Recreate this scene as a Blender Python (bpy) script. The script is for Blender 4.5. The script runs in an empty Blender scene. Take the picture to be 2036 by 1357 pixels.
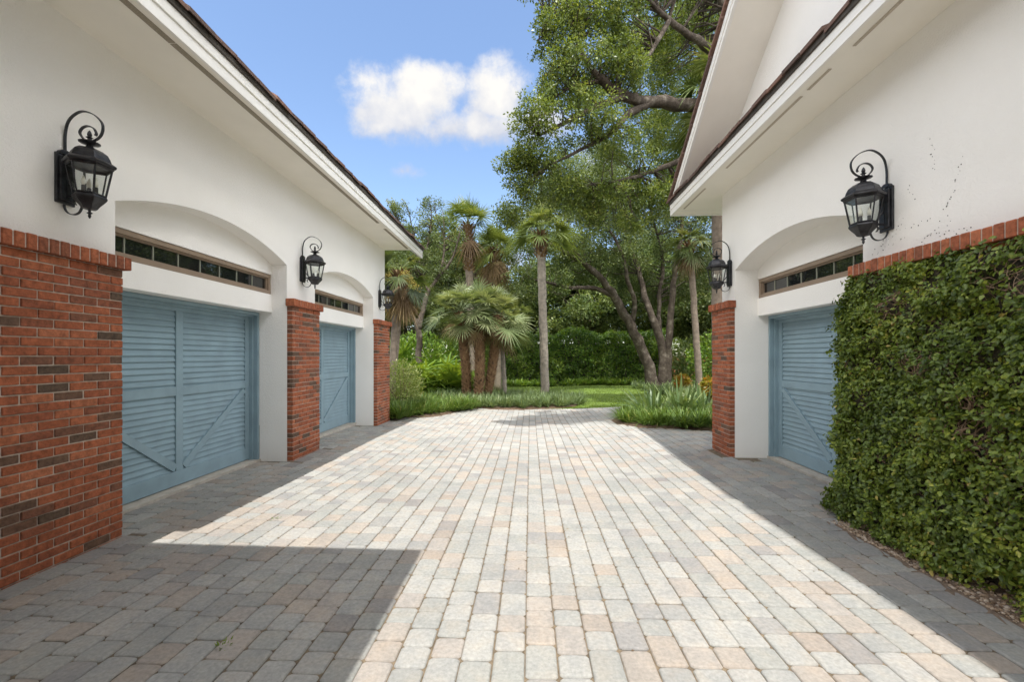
import bpy, math, random
import numpy as np
from mathutils import Vector, noise as mnoise
rad = math.radians
random.seed(7)
rng = np.random.default_rng(11)
scene = bpy.context.scene
COL = scene.collection

# ------------------------------------------------------------------ camera model
FPX, CX, HY = 850.0, 1018.0, 709.0
TH = math.atan(36.0 / FPX)
CAM = np.array([0, 0, 1.5])
RT = np.array([math.cos(TH), math.sin(TH), 0]); FW = np.array([-math.sin(TH), math.cos(TH), 0]); UP = np.array([0, 0, 1.0])

def W(px, py, d):
    """world point seen at photo pixel (px,py) at a distance d ahead"""
    return CAM + d * ((px - CX) / FPX * RT + FW + (HY - py) / FPX * UP)

def sstep(a, b, x):
    t = np.clip((np.asarray(x, float) - a) / (b - a), 0, 1)
    return t * t * (3 - 2 * t)

def G(x, y):
    """height of the ground: the drive is a shallow swale falling away"""
    x = np.asarray(x, float); y = np.asarray(y, float)
    A = 0.03 * sstep(1.8, 4, y) + 0.07 * sstep(3.6, 6.5, y)
    c = np.clip(1 - ((x + 0.2) / 3.2) ** 2, 0, 1)
    return -A * c - 0.08 * sstep(7, 12, y)

def ground_at(px, d):
    p = W(px, HY, d)
    return np.array([p[0], p[1], float(G(p[0], p[1]))])

# ------------------------------------------------------------------ materials
def mat(name):
    m = bpy.data.materials.new(name); m.use_nodes = True
    nt = m.node_tree; nt.nodes.clear()
    out = nt.nodes.new('ShaderNodeOutputMaterial')
    b = nt.nodes.new('ShaderNodeBsdfPrincipled')
    nt.links.new(b.outputs[0], out.inputs[0])
    return m, nt, b, out

def nd(nt, typ, **kw):
    n = nt.nodes.new(typ)
    for k, v in kw.items():
        if k in n.inputs.keys() if hasattr(n.inputs, 'keys') else False:
            n.inputs[k].default_value = v
        else:
            setattr(n, k, v)
    return n

def noise_node(nt, scale, detail=4, rough=0.55, coord='Object', vec=None):
    n = nt.nodes.new('ShaderNodeTexNoise')
    n.inputs['Scale'].default_value = scale; n.inputs['Detail'].default_value = detail; n.inputs['Roughness'].default_value = rough
    if vec is None:
        tc = nt.nodes.new('ShaderNodeTexCoord'); vec = tc.outputs[coord]
    nt.links.new(vec, n.inputs['Vector'])
    return n

def ramp(nt, fac, stops):
    r = nt.nodes.new('ShaderNodeValToRGB')
    el = r.color_ramp.elements
    while len(el) < len(stops): el.new(0.5)
    for e, (p, c) in zip(el, stops):
        e.position = p; e.color = (*c, 1)
    nt.links.new(fac, r.inputs[0])
    return r

def mixc(nt, fac, a, b, mode='MIX'):
    m = nt.nodes.new('ShaderNodeMix'); m.data_type = 'RGBA'; m.blend_type = mode
    for sock, v in ((m.inputs[0], fac), (m.inputs[6], a), (m.inputs[7], b)):
        if hasattr(v, 'is_linked') or hasattr(v, 'links'): nt.links.new(v, sock)
        else: sock.default_value = v if isinstance(v, (int, float)) else (*v, 1)
    return m.outputs[2]

def bump(nt, b, h, strength, dist=0.01):
    n = nt.nodes.new('ShaderNodeBump'); n.inputs['Strength'].default_value = strength; n.inputs['Distance'].default_value = dist
    nt.links.new(h, n.inputs['Height']); nt.links.new(n.outputs[0], b.inputs['Normal'])

def plain(name, col, rough=0.6, var=0.12, scale=6, bscale=0, bstr=0.2, metal=0.0, spec=0.5):
    m, nt, b, _ = mat(name)
    n = noise_node(nt, scale, 5)
    lo = tuple(c * (1 - var) for c in col); hi = tuple(min(1, c * (1 + var)) for c in col)
    r = ramp(nt, n.outputs[0], [(0.3, lo), (0.7, hi)])
    nt.links.new(r.outputs[0], b.inputs['Base Color'])
    b.inputs['Roughness'].default_value = rough; b.inputs['Metallic'].default_value = metal
    b.inputs['Specular IOR Level'].default_value = spec
    if bscale:
        bn = noise_node(nt, bscale, 4, 0.6); bump(nt, b, bn.outputs[0], bstr, 0.006)
    return m

def attr(nt, name='tint'):
    a = nt.nodes.new('ShaderNodeAttribute'); a.attribute_name = name
    return a.outputs['Fac']

def leafmat(name, stops, trans=0.35, rough=0.45, spec=0.4):
    m, nt, b, out = mat(name)
    r = ramp(nt, attr(nt), stops)
    nt.links.new(r.outputs[0], b.inputs['Base Color'])
    b.inputs['Roughness'].default_value = rough; b.inputs['Specular IOR Level'].default_value = spec
    t = nt.nodes.new('ShaderNodeBsdfTranslucent')
    yc = mixc(nt, 1.0, r.outputs[0], (1.35, 1.25, 0.6), 'MULTIPLY')
    nt.links.new(yc, t.inputs[0])
    mx = nt.nodes.new('ShaderNodeMixShader'); mx.inputs[0].default_value = trans
    nt.links.new(b.outputs[0], mx.inputs[1]); nt.links.new(t.outputs[0], mx.inputs[2]); nt.links.new(mx.outputs[0], out.inputs[0])
    return m

def tintmat(name, stops, rough=0.85, nscale=40, nvar=0.25, bscale=120, bstr=0.3, bdist=0.004, spec=0.3, extra=None):
    """colour per brick / paver from the face attribute, mottled"""
    m, nt, b, _ = mat(name)
    r = ramp(nt, attr(nt), stops)
    r.color_ramp.interpolation = 'LINEAR'
    n = noise_node(nt, nscale, 6, 0.65)
    rr = ramp(nt, n.outputs[0], [(0.3, (1 - nvar,) * 3), (0.7, (1 + nvar * 0.5,) * 3)])
    c = mixc(nt, 1.0, r.outputs[0], rr.outputs[0], 'MULTIPLY')
    if extra: c = extra(nt, c)
    nt.links.new(c, b.inputs['Base Color'])
    b.inputs['Roughness'].default_value = rough; b.inputs['Specular IOR Level'].default_value = spec
    bn = noise_node(nt, bscale, 4, 0.7); bump(nt, b, bn.outputs[0], bstr, bdist)
    return m

def stucco_mat():
    m, nt, b, _ = mat('white_stucco')
    n = noise_node(nt, 1.3, 5)
    r = ramp(nt, n.outputs[0], [(0.3, (0.875, 0.855, 0.81)), (0.7, (0.915, 0.895, 0.855))])
    nt.links.new(r.outputs[0], b.inputs['Base Color']); b.inputs['Roughness'].default_value = 0.9
    b.inputs['Specular IOR Level'].default_value = 0.2
    a = noise_node(nt, 55, 6, 0.75); bump(nt, b, a.outputs[0], 0.9, 0.008)
    return m

M = {}
M['stucco'] = stucco_mat()
M['trim'] = plain('cream_trim_paint', (0.86, 0.84, 0.79), 0.5, 0.03, 3)
M['soffit'] = plain('soffit_paint', (0.87, 0.83, 0.75), 0.75, 0.03, 2)
M['vent'] = plain('vent_mesh', (0.30, 0.26, 0.20), 0.8, 0.25, 160)
M['ventpale'] = plain('pale_vent_mesh', (0.46, 0.40, 0.32), 0.8, 0.2, 160)
M['door'] = plain('blue_door_paint', (0.235, 0.335, 0.385), 0.45, 0.10, 4, 30, 0.08)
M['frame'] = plain('taupe_window_frame', (0.27, 0.20, 0.14), 0.5, 0.08, 5)
M['muntin'] = plain('sage_muntin', (0.25, 0.26, 0.20), 0.5, 0.05, 5)
M['thresh'] = plain('concrete_sill', (0.46, 0.42, 0.36), 0.9, 0.2, 9, 60, 0.3)
M['black'] = plain('black_iron', (0.028, 0.028, 0.032), 0.36, 0.6, 22, 60, 0.35, 0.3)
M['candle'] = plain('lamp_candle', (0.03, 0.03, 0.03), 0.5)
M['bulb'] = plain('bulb_glass', (0.85, 0.82, 0.72), 0.15, 0.03)
M['mortar'] = plain('mortar', (0.46, 0.38, 0.315), 0.95, 0.2, 30, 200, 0.4)
M['tile'] = tintmat('brown_roof_tile', [(0, (0.09, 0.065, 0.054)), (0.5, (0.155, 0.098, 0.078)), (1, (0.22, 0.125, 0.092))], 0.85, 25, 0.4, 60, 0.4)
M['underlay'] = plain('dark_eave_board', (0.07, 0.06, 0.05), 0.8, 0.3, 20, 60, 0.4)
M['brick'] = tintmat('red_brick', [(0, (0.115, 0.078, 0.054)), (0.10, (0.17, 0.095, 0.062)), (0.2, (0.22, 0.092, 0.055)), (0.45, (0.32, 0.100, 0.050)), (0.75, (0.385, 0.120, 0.055)), (1, (0.45, 0.16, 0.08))],
                     0.9, 30, 0.5, 55, 0.8, 0.008)
def glass_dark():
    m, nt, b, _ = mat('window_glass')
    b.inputs['Base Color'].default_value = (0.012, 0.014, 0.014, 1); b.inputs['Roughness'].default_value = 0.02
    b.inputs['Specular IOR Level'].default_value = 0.9
    return m
M['glass'] = glass_dark()
def lamp_glass():
    m, nt, b, out = mat('lantern_glass')
    g = nt.nodes.new('ShaderNodeBsdfGlossy'); g.inputs['Roughness'].default_value = 0.05
    t = nt.nodes.new('ShaderNodeBsdfTransparent'); t.inputs[0].default_value = (0.93, 0.95, 0.93, 1)
    mx = nt.nodes.new('ShaderNodeMixShader'); mx.inputs[0].default_value = 0.1
    nt.links.new(t.outputs[0], mx.inputs[1]); nt.links.new(g.outputs[0], mx.inputs[2]); nt.links.new(mx.outputs[0], out.inputs[0])
    return m
M['lglass'] = lamp_glass()
def paver_extra(nt, c):
    n = noise_node(nt, 0.9, 4)
    r = ramp(nt, n.outputs[0], [(0.3, (0.88, 0.88, 0.88)), (0.7, (1.06, 1.05, 1.03))])
    c = mixc(nt, 1.0, c, r.outputs[0], 'MULTIPLY')
    n2 = noise_node(nt, 7.0, 4, 0.6)
    r2 = ramp(nt, n2.outputs[0], [(0.36, (0.88, 0.90, 0.92)), (0.5, (1, 1, 1)), (0.66, (1.07, 1.02, 0.97))])
    return mixc(nt, 0.8, c, r2.outputs[0], 'MULTIPLY')
M['paver'] = tintmat('concrete_paver', [(0, (0.272, 0.256, 0.242)), (0.14, (0.298, 0.290, 0.278)), (0.30, (0.322, 0.322, 0.298)), (0.45, (0.350, 0.345, 0.323)), (0.62, (0.385, 0.378, 0.352)), (0.70, (0.350, 0.322, 0.292)), (0.85, (0.382, 0.342, 0.298)), (1, (0.325, 0.285, 0.246))],
                     0.9, 48, 0.22, 200, 0.6, 0.004, 0.25, paver_extra)
M['sand'] = plain('joint_sand', (0.15, 0.115, 0.075), 1.0, 0.5, 25, 150, 0.4)
M['soil'] = plain('soil_mulch', (0.13, 0.085, 0.055), 1.0, 0.5, 18, 60, 0.8)
M['gravelbase'] = plain('leaf_litter', (0.17, 0.12, 0.085), 1.0, 0.5, 40, 120, 0.8)
M['pebble'] = tintmat('pebble', [(0, (0.16, 0.10, 0.06)), (0.5, (0.34, 0.25, 0.17)), (1, (0.5, 0.42, 0.34))], 0.8, 60, 0.2)
M['lawn'] = plain('lawn_turf', (0.12, 0.18, 0.028), 1.0, 0.35, 1.2, 80, 0.8)
M['grass'] = leafmat('grass_blade', [(0, (0.09, 0.15, 0.018)), (0.5, (0.16, 0.24, 0.03)), (1, (0.27, 0.32, 0.055))], 0.4, 0.6)
M['ground'] = plain('far_ground', (0.10, 0.10, 0.045), 1.0, 0.3, 0.6, 40, 0.6)
M['lirio'] = leafmat('liriope_blade', [(0, (0.055, 0.105, 0.022)), (0.5, (0.12, 0.20, 0.035)), (0.85, (0.21, 0.29, 0.06)), (1, (0.42, 0.38, 0.15))], 0.3, 0.45)
M['lirio2'] = leafmat('liriope_grey', [(0, (0.08, 0.125, 0.05)), (0.5, (0.165, 0.23, 0.095)), (1, (0.32, 0.38, 0.19))], 0.3, 0.45)
M['ivy'] = leafmat('fig_leaf', [(0, (0.055, 0.09, 0.016)), (0.45, (0.135, 0.195, 0.027)), (0.8, (0.24, 0.295, 0.038)), (0.93, (0.37, 0.38, 0.06)), (1, (0.43, 0.34, 0.09))], 0.25, 0.42, 0.5)
M['twig'] = plain('brown_twig', (0.23, 0.155, 0.10), 0.9, 0.4, 20)
M['oak'] = leafmat('oak_leaf', [(0, (0.06, 0.095, 0.02)), (0.5, (0.13, 0.18, 0.033)), (0.85, (0.23, 0.28, 0.055)), (1, (0.33, 0.34, 0.10))], 0.35, 0.4)
M['oakdark'] = leafmat('oak_leaf_dull', [(0, (0.05, 0.08, 0.025)), (0.5, (0.10, 0.14, 0.04)), (1, (0.21, 0.24, 0.085))], 0.35, 0.5)
M['bgleaf'] = leafmat('far_leaf', [(0, (0.07, 0.12, 0.035)), (0.5, (0.14, 0.20, 0.06)), (1, (0.28, 0.33, 0.12))], 0.4, 0.5)
M['hedge'] = leafmat('hedge_leaf', [(0, (0.05, 0.115, 0.02)), (0.5, (0.13, 0.23, 0.032)), (1, (0.30, 0.39, 0.06))], 0.35, 0.35)
M['palm'] = leafmat('palm_leaf', [(0, (0.075, 0.115, 0.03)), (0.5, (0.15, 0.195, 0.055)), (0.85, (0.24, 0.27, 0.085)), (1, (0.34, 0.28, 0.12))], 0.3, 0.4)
M['palmshade'] = leafmat('shaded_palm_leaf', [(0, (0.045, 0.07, 0.02)), (0.5, (0.09, 0.12, 0.035)), (1, (0.19, 0.19, 0.07))], 0.3, 0.4)  # palm leaf in darker colours that carry the shade on two palms
M['silver'] = leafmat('silver_palm_leaf', [(0, (0.085, 0.13, 0.045)), (0.5, (0.18, 0.225, 0.10)), (1, (0.36, 0.38, 0.21))], 0.3, 0.38, 0.5)
M['deadfrond'] = leafmat('dry_palm_leaf', [(0, (0.12, 0.075, 0.04)), (0.5, (0.25, 0.17, 0.09)), (1, (0.40, 0.31, 0.15))], 0.3, 0.7)
M['flower'] = leafmat('palm_flower', [(0, (0.30, 0.24, 0.06)), (1, (0.50, 0.42, 0.14))], 0.3, 0.8)
M['phil'] = leafmat('philodendron_leaf', [(0, (0.06, 0.13, 0.02)), (0.5, (0.15, 0.25, 0.035)), (1, (0.32, 0.40, 0.06))], 0.35, 0.35)
M['strap'] = leafmat('strap_leaf', [(0, (0.07, 0.125, 0.05)), (0.5, (0.14, 0.21, 0.085)), (1, (0.27, 0.33, 0.13))], 0.3, 0.4)
M['varieg'] = leafmat('variegated_leaf', [(0, (0.16, 0.23, 0.05)), (0.5, (0.34, 0.40, 0.12)), (1, (0.58, 0.58, 0.32))], 0.35, 0.5)
M['croton'] = leafmat('croton_leaf', [(0, (0.10, 0.15, 0.02)), (0.5, (0.32, 0.26, 0.03)), (1, (0.42, 0.10, 0.03))], 0.3, 0.4)
M['mat'] = plain('shaded_stem_mat', (0.05, 0.042, 0.026), 1.0, 0.5, 30, 60, 1.0)  # stem layer coloured dark for the shade inside the fig
def bark_mat():
    m, nt, b, _ = mat('oak_bark')
    n = noise_node(nt, 3.5, 8, 0.7); r = ramp(nt, n.outputs[0], [(0.40, (0.055, 0.043, 0.034)), (0.55, (0.105, 0.085, 0.066)), (0.70, (0.25, 0.22, 0.18))])
    nt.links.new(r.outputs[0], b.inputs['Base Color']); b.inputs['Roughness'].default_value = 0.95; b.inputs['Specular IOR Level'].default_value = 0.15
    bn = noise_node(nt, 16, 6, 0.7); bump(nt, b, bn.outputs[0], 1.0, 0.03)
    return m
M['bark'] = bark_mat()
M['greybark'] = plain('grey_bark', (0.25, 0.215, 0.175), 0.95, 0.3, 9, 30, 0.8)
M['palmbark'] = plain('palm_bark', (0.19, 0.15, 0.115), 0.95, 0.3, 9, 35, 0.9)
M['boot'] = tintmat('palm_boot', [(0, (0.10, 0.06, 0.035)), (0.5, (0.20, 0.115, 0.06)), (1, (0.33, 0.22, 0.12))], 0.9, 30, 0.3)

# ------------------------------------------------------------------ object helpers
def tag(o, label=None, cat=None, group=None, kind=None):
    if label: o['label'] = label
    if cat: o['category'] = cat
    if group: o['group'] = group
    if kind: o['kind'] = kind
    return o

def empty(name, loc, rz=0):
    o = bpy.data.objects.new(name, None); COL.objects.link(o)
    o.empty_display_size = 0.2
    o.location = tuple(float(c) for c in loc); o.rotation_euler = (0, 0, rz)
    return o

def link(name, me, parent=None):
    o = bpy.data.objects.new(name, me); COL.objects.link(o)
    if parent is not None: o.parent = parent
    return o

def origin_of(parent):
    v = Vector((0, 0, 0)); p = parent
    while p is not None:
        v += p.location; p = p.parent
    return np.array(v)

def npmesh(name, V, F, material, parent=None, tint=None, smooth=False, kind=None):
    """V (n,3) world coordinates, F (m,k) one face size"""
    V = np.asarray(V, dtype=np.float32) - origin_of(parent).astype(np.float32)
    F = np.asarray(F, dtype=np.int32)
    me = bpy.data.meshes.new(name)
    me.vertices.add(len(V)); me.vertices.foreach_set('co', V.ravel())
    k = F.shape[1]
    me.loops.add(F.size); me.loops.foreach_set('vertex_index', F.ravel())
    me.polygons.add(len(F)); me.polygons.foreach_set('loop_start', np.arange(0, F.size, k, dtype=np.int32))
    me.update(calc_edges=True)
    if tint is not None:
        a = me.attributes.new('tint', 'FLOAT', 'FACE'); a.data.foreach_set('value', np.asarray(tint, dtype=np.float32))
    if smooth: me.polygons.foreach_set('use_smooth', np.ones(len(F), dtype=bool))
    me.materials.append(material)
    o = link(name, me, parent)
    if kind: o['kind'] = kind
    return o

class MB:
    def __init__(s): s.v = []; s.f = []; s.t = []
    def add(s, vs, fs, t=0.5):
        n = len(s.v); s.v += [tuple(map(float, p)) for p in vs]
        s.f += [tuple(n + i for i in f) for f in fs]; s.t += [t] * len(fs)
    def box(s, x0, x1, y0, y1, z0, z1, t=0.5):
        s.add([(x0, y0, z0), (x1, y0, z0), (x1, y1, z0), (x0, y1, z0), (x0, y0, z1), (x1, y0, z1), (x1, y1, z1), (x0, y1, z1)],
              [(0, 3, 2, 1), (4, 5, 6, 7), (0, 1, 5, 4), (1, 2, 6, 5), (2, 3, 7, 6), (3, 0, 4, 7)], t)
    def hexa(s, p, t=0.5):
        s.add(p, [(0, 3, 2, 1), (4, 5, 6, 7), (0, 1, 5, 4), (1, 2, 6, 5), (2, 3, 7, 6), (3, 0, 4, 7)], t)
    def cbox(s, x0, x1, y0, y1, z0, z1, c, t=0.5):
        """box with chamfered edges"""
        xs = (x0, x1); ys = (y0, y1); zs = (z0, z1); vs = []; idx = {}
        for i in (0, 1):
            for j in (0, 1):
                for k in (0, 1):
                    sx = c if i == 0 else -c; sy = c if j == 0 else -c; sz = c if k == 0 else -c
                    idx[i, j, k, 0] = len(vs); vs.append((xs[i], ys[j] + sy, zs[k] + sz))
                    idx[i, j, k, 1] = len(vs); vs.append((xs[i] + sx, ys[j], zs[k] + sz))
                    idx[i, j, k, 2] = len(vs); vs.append((xs[i] + sx, ys[j] + sy, zs[k]))
        fs = []
        for i in (0, 1): fs.append([idx[i, a, b, 0] for a, b in ((0, 0), (1, 0), (1, 1), (0, 1))])
        for i in (0, 1): fs.append([idx[a, i, b, 1] for a, b in ((0, 0), (1, 0), (1, 1), (0, 1))])
        for i in (0, 1): fs.append([idx[a, b, i, 2] for a, b in ((0, 0), (1, 0), (1, 1), (0, 1))])
        for i in (0, 1):
            for j in (0, 1):
                fs.append([idx[i, j, 0, 0], idx[i, j, 1, 0], idx[i, j, 1, 1], idx[i, j, 0, 1]])
                fs.append([idx[i, 0, j, 0], idx[i, 1, j, 0], idx[i, 1, j, 2], idx[i, 0, j, 2]])
                fs.append([idx[0, i, j, 1], idx[1, i, j, 1], idx[1, i, j, 2], idx[0, i, j, 2]])
                for k in (0, 1): fs.append([idx[i, j, k, 0], idx[i, j, k, 1], idx[i, j, k, 2]])
        s.add(vs, fs, t)
    def tube(s, pts, radii, n=8, t=0.5, cap=True):
        pts = [np.array(p, float) for p in pts]
        if not hasattr(radii, '__len__'): radii = [radii] * len(pts)
        b0 = len(s.v); prev = None
        for i, p in enumerate(pts):
            d = pts[min(i + 1, len(pts) - 1)] - pts[max(i - 1, 0)]
            d /= (np.linalg.norm(d) + 1e-9)
            if prev is None:
                a = np.cross(d, (0, 0, 1.0)); 
                if np.linalg.norm(a) < 0.1: a = np.cross(d, (0, 1.0, 0))
            else: a = prev - d * np.dot(prev, d)
            a /= np.linalg.norm(a); prev = a; c = np.cross(d, a)
            for k in range(n):
                an = 2 * math.pi * k / n
                s.v.append(tuple(p + radii[i] * (math.cos(an) * a + math.sin(an) * c)))
        for i in range(len(pts) - 1):
            for k in range(n):
                k2 = (k + 1) % n
                s.f.append((b0 + i * n + k, b0 + i * n + k2, b0 + (i + 1) * n + k2, b0 + (i + 1) * n + k)); s.t.append(t)
        if cap:
            s.f.append(tuple(b0 + k for k in range(n))[::-1]); s.t.append(t)
            s.f.append(tuple(b0 + (len(pts) - 1) * n + k for k in range(n))); s.t.append(t)
    def lathe(s, prof, c, n=12, t=0.5, rot=0):
        b0 = len(s.v)
        for r, z in prof:
            for k in range(n):
                a = 2 * math.pi * k / n + rot
                s.v.append((c[0] + r * math.cos(a), c[1] + r * math.sin(a), c[2] + z))
        for i in range(len(prof) - 1):
            for k in range(n):
                k2 = (k + 1) % n
                s.f.append((b0 + i * n + k, b0 + i * n + k2, b0 + (i + 1) * n + k2, b0 + (i + 1) * n + k)); s.t.append(t)
        s.f.append(tuple(b0 + k for k in range(n))[::-1]); s.t.append(t)
        s.f.append(tuple(b0 + (len(prof) - 1) * n + k for k in range(n))); s.t.append(t)
    def build(s, name, material, parent=None, smooth=False, bevel=0):
        o0 = origin_of(parent)
        me = bpy.data.meshes.new(name)
        me.from_pydata([tuple(np.array(p) - o0) for p in s.v], [], s.f)
        a = me.attributes.new('tint', 'FLOAT', 'FACE'); a.data.foreach_set('value', np.array(s.t, dtype=np.float32))
        me.materials.append(material)
        if smooth: me.polygons.foreach_set('use_smooth', np.ones(len(s.f), dtype=bool))
        me.update()
        o = link(name, me, parent)
        if bevel:
            md = o.modifiers.new('bevel', 'BEVEL'); md.width = bevel; md.segments = 2; md.limit_method = 'ANGLE'; md.angle_limit = rad(40)
        return o

# ------------------------------------------------------------------ foliage kit
def norm(a): return a / (np.linalg.norm(a, axis=-1, keepdims=True) + 1e-9)

def leaf_arrays(P, D, N, L, Wd, fold=0.12):
    S = norm(np.cross(D, N)); N2 = np.cross(S, D)
    L = np.asarray(L)[:, None]; Wd = np.asarray(Wd)[:, None]
    v0 = P; v1 = P + 0.5 * L * D + 0.5 * Wd * S + fold * Wd * N2
    v2 = P + L * D - 0.08 * L * N2; v3 = P + 0.5 * L * D - 0.5 * Wd * S + fold * Wd * N2
    V = np.stack([v0, v1, v2, v3], 1).reshape(-1, 3)
    F = np.arange(len(P) * 4).reshape(-1, 4)
    return V, F

def clump_leaves(C, R, per, leaf, aspect=0.5, flat=0.7, up=0.5, r=rng, droop=0.0):
    """leaves scattered round clump centres C (n,3) of radius R (n,)"""
    n = len(C); m = n * per
    idx = np.repeat(np.arange(n), per)
    d = norm(r.normal(size=(m, 3)))
    rr = R[idx] * r.random(m) ** 0.5
    off = d * rr[:, None]; off[:, 2] *= flat
    P = C[idx] + off
    D = norm(d + r.normal(size=(m, 3)) * 0.7 + np.array([0, 0, -droop]))
    N = norm(r.normal(size=(m, 3)) * 0.75 + np.array([0, 0, up]) + d * 0.35)
    L = leaf * r.uniform(0.6, 1.25, m)
    V, F = leaf_arrays(P, D, N, L, L * aspect * r.uniform(0.8, 1.2, m))
    ct = r.normal(0, 0.16, n)[idx]
    t = np.clip(0.45 + ct + r.normal(0, 0.2, m), 0, 1)
    return V, F, t

def blob_points(blobs, n, gap=0.0, gfreq=0.5, shell=0.45, seed=0, r=rng):
    """points in a union of ellipsoids (centre, (rx,ry,rz)); gap thins them out with noise"""
    wts = np.array([max(b[1]) ** 2 for b in blobs]); wts = wts / wts.sum()
    out = []
    while len(out) < n:
        i = r.choice(len(blobs), p=wts)
        c, rad3 = blobs[i]
        p = norm(r.normal(size=3)) * r.random() ** shell * np.array(rad3) + np.array(c)
        if gap and mnoise.noise(Vector(p * gfreq) + Vector((seed * 7.3, 0, 0))) < gap - 0.5: continue
        out.append(p)
    return np.array(out)

def blades(P, D, S, L, Wd, droop, prof=(0.6, 1.0, 0.75, 0.04), down=np.array([0, 0, -1.0])):
    """strips from P along D that sag; prof gives the width at each level"""
    k = len(prof); n = len(P)
    s = np.linspace(0, 1, k)
    Vs = []
    for i in range(k):
        c = P + D * (L * s[i])[:, None] + down * (droop * L * s[i] ** 2)[:, None]
        w = S * (Wd * prof[i] * 0.5)[:, None]
        Vs += [c - w, c + w]
    V = np.stack(Vs, 1).reshape(-1, 3)
    base = (np.arange(n) * 2 * k)[:, None]
    F = []
    for i in range(k - 1):
        F.append(base + np.array([[2 * i, 2 * i + 1, 2 * i + 3, 2 * i + 2]]))
    F = np.stack(F, 1).reshape(-1, 4)
    return V, F, k - 1

def merge(parts):
    Vs, Fs, ts, o = [], [], [], 0
    for V, F, t in parts:
        Vs.append(V); Fs.append(F + o); ts.append(t); o += len(V)
    return np.concatenate(Vs), np.concatenate(Fs), np.concatenate(ts)

def tuft_field(pts, per, L, Wd, lean=(0.1, 0.9), droop=0.45, r=rng, prof=(0.8, 1, 0.7, 0.05)):
    """arching strap leaves in tufts"""
    n = len(pts); m = n * per; idx = np.repeat(np.arange(n), per)
    az = r.uniform(0, 2 * math.pi, m); ln = r.uniform(*lean, m)
    h = np.stack([np.cos(az), np.sin(az), np.zeros(m)], 1)
    D = norm(h * np.sin(ln)[:, None] + np.array([0, 0, 1.0]) * np.cos(ln)[:, None])
    S = np.stack([-np.sin(az), np.cos(az), np.zeros(m)], 1)
    P = pts[idx] + h * r.uniform(0, 0.05, m)[:, None]
    Ls = L * r.uniform(0.6, 1.2, m)
    V, F, k = blades(P, D, S, Ls, np.full(m, Wd) * r.uniform(0.7, 1.3, m), droop * r.uniform(0.5, 1.3, m), prof)
    t = np.clip(np.repeat(r.normal(0.45, 0.12, n)[idx] + r.normal(0, 0.2, m), k), 0, 1)
    return V, F, t

def fan_frond(parts, stems, hub, out, pet, R, nseg=22, spread=rad(250), droop=0.25, wd=0.05, tint=0.5, r=rng, sag=0.25, fold=0.0):
    """one fan leaf: a petiole from hub along out, then a round fan of segments"""
    out = out / np.linalg.norm(out)
    pts = [hub + out * pet * s + np.array([0, 0, -sag * pet * s * s]) for s in np.linspace(0, 1, 4)]
    stems.tube(pts, [0.022, 0.016, 0.013, 0.011], 5)
    e = pts[-1]; ax = pts[-1] - pts[-2]; ax /= np.linalg.norm(ax)
    side = np.cross(ax, (0, 0, 1.0)); 
    if np.linalg.norm(side) < 0.05: side = np.array([1.0, 0, 0])
    side /= np.linalg.norm(side); nrm = np.cross(side, ax)
    tw = r.normal(0, 0.35); side, nrm = side * math.cos(tw) + nrm * math.sin(tw), nrm * math.cos(tw) - side * math.sin(tw)
    ph = np.linspace(-spread / 2, spread / 2, nseg) + r.normal(0, 0.02, nseg)
    D = norm(np.cos(ph)[:, None] * ax + np.sin(ph)[:, None] * side + nrm * (0.10 + fold * np.abs(np.sin(ph / 2)))[:, None])
    S = norm(np.cross(D, nrm))
    L = R * (0.72 + 0.28 * np.cos(ph / 2)) * r.uniform(0.9, 1.06, nseg)
    P = np.repeat(e[None], nseg, 0)
    V, F, k = blades(P, D, S, L, np.full(nseg, wd), np.full(nseg, droop) * r.uniform(0.6, 1.4, nseg), (0.35, 1.0, 0.85, 0.55, 0.04))
    parts.append((V, F, np.clip(np.repeat(tint + r.normal(0, 0.1, nseg), k), 0, 1)))

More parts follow.
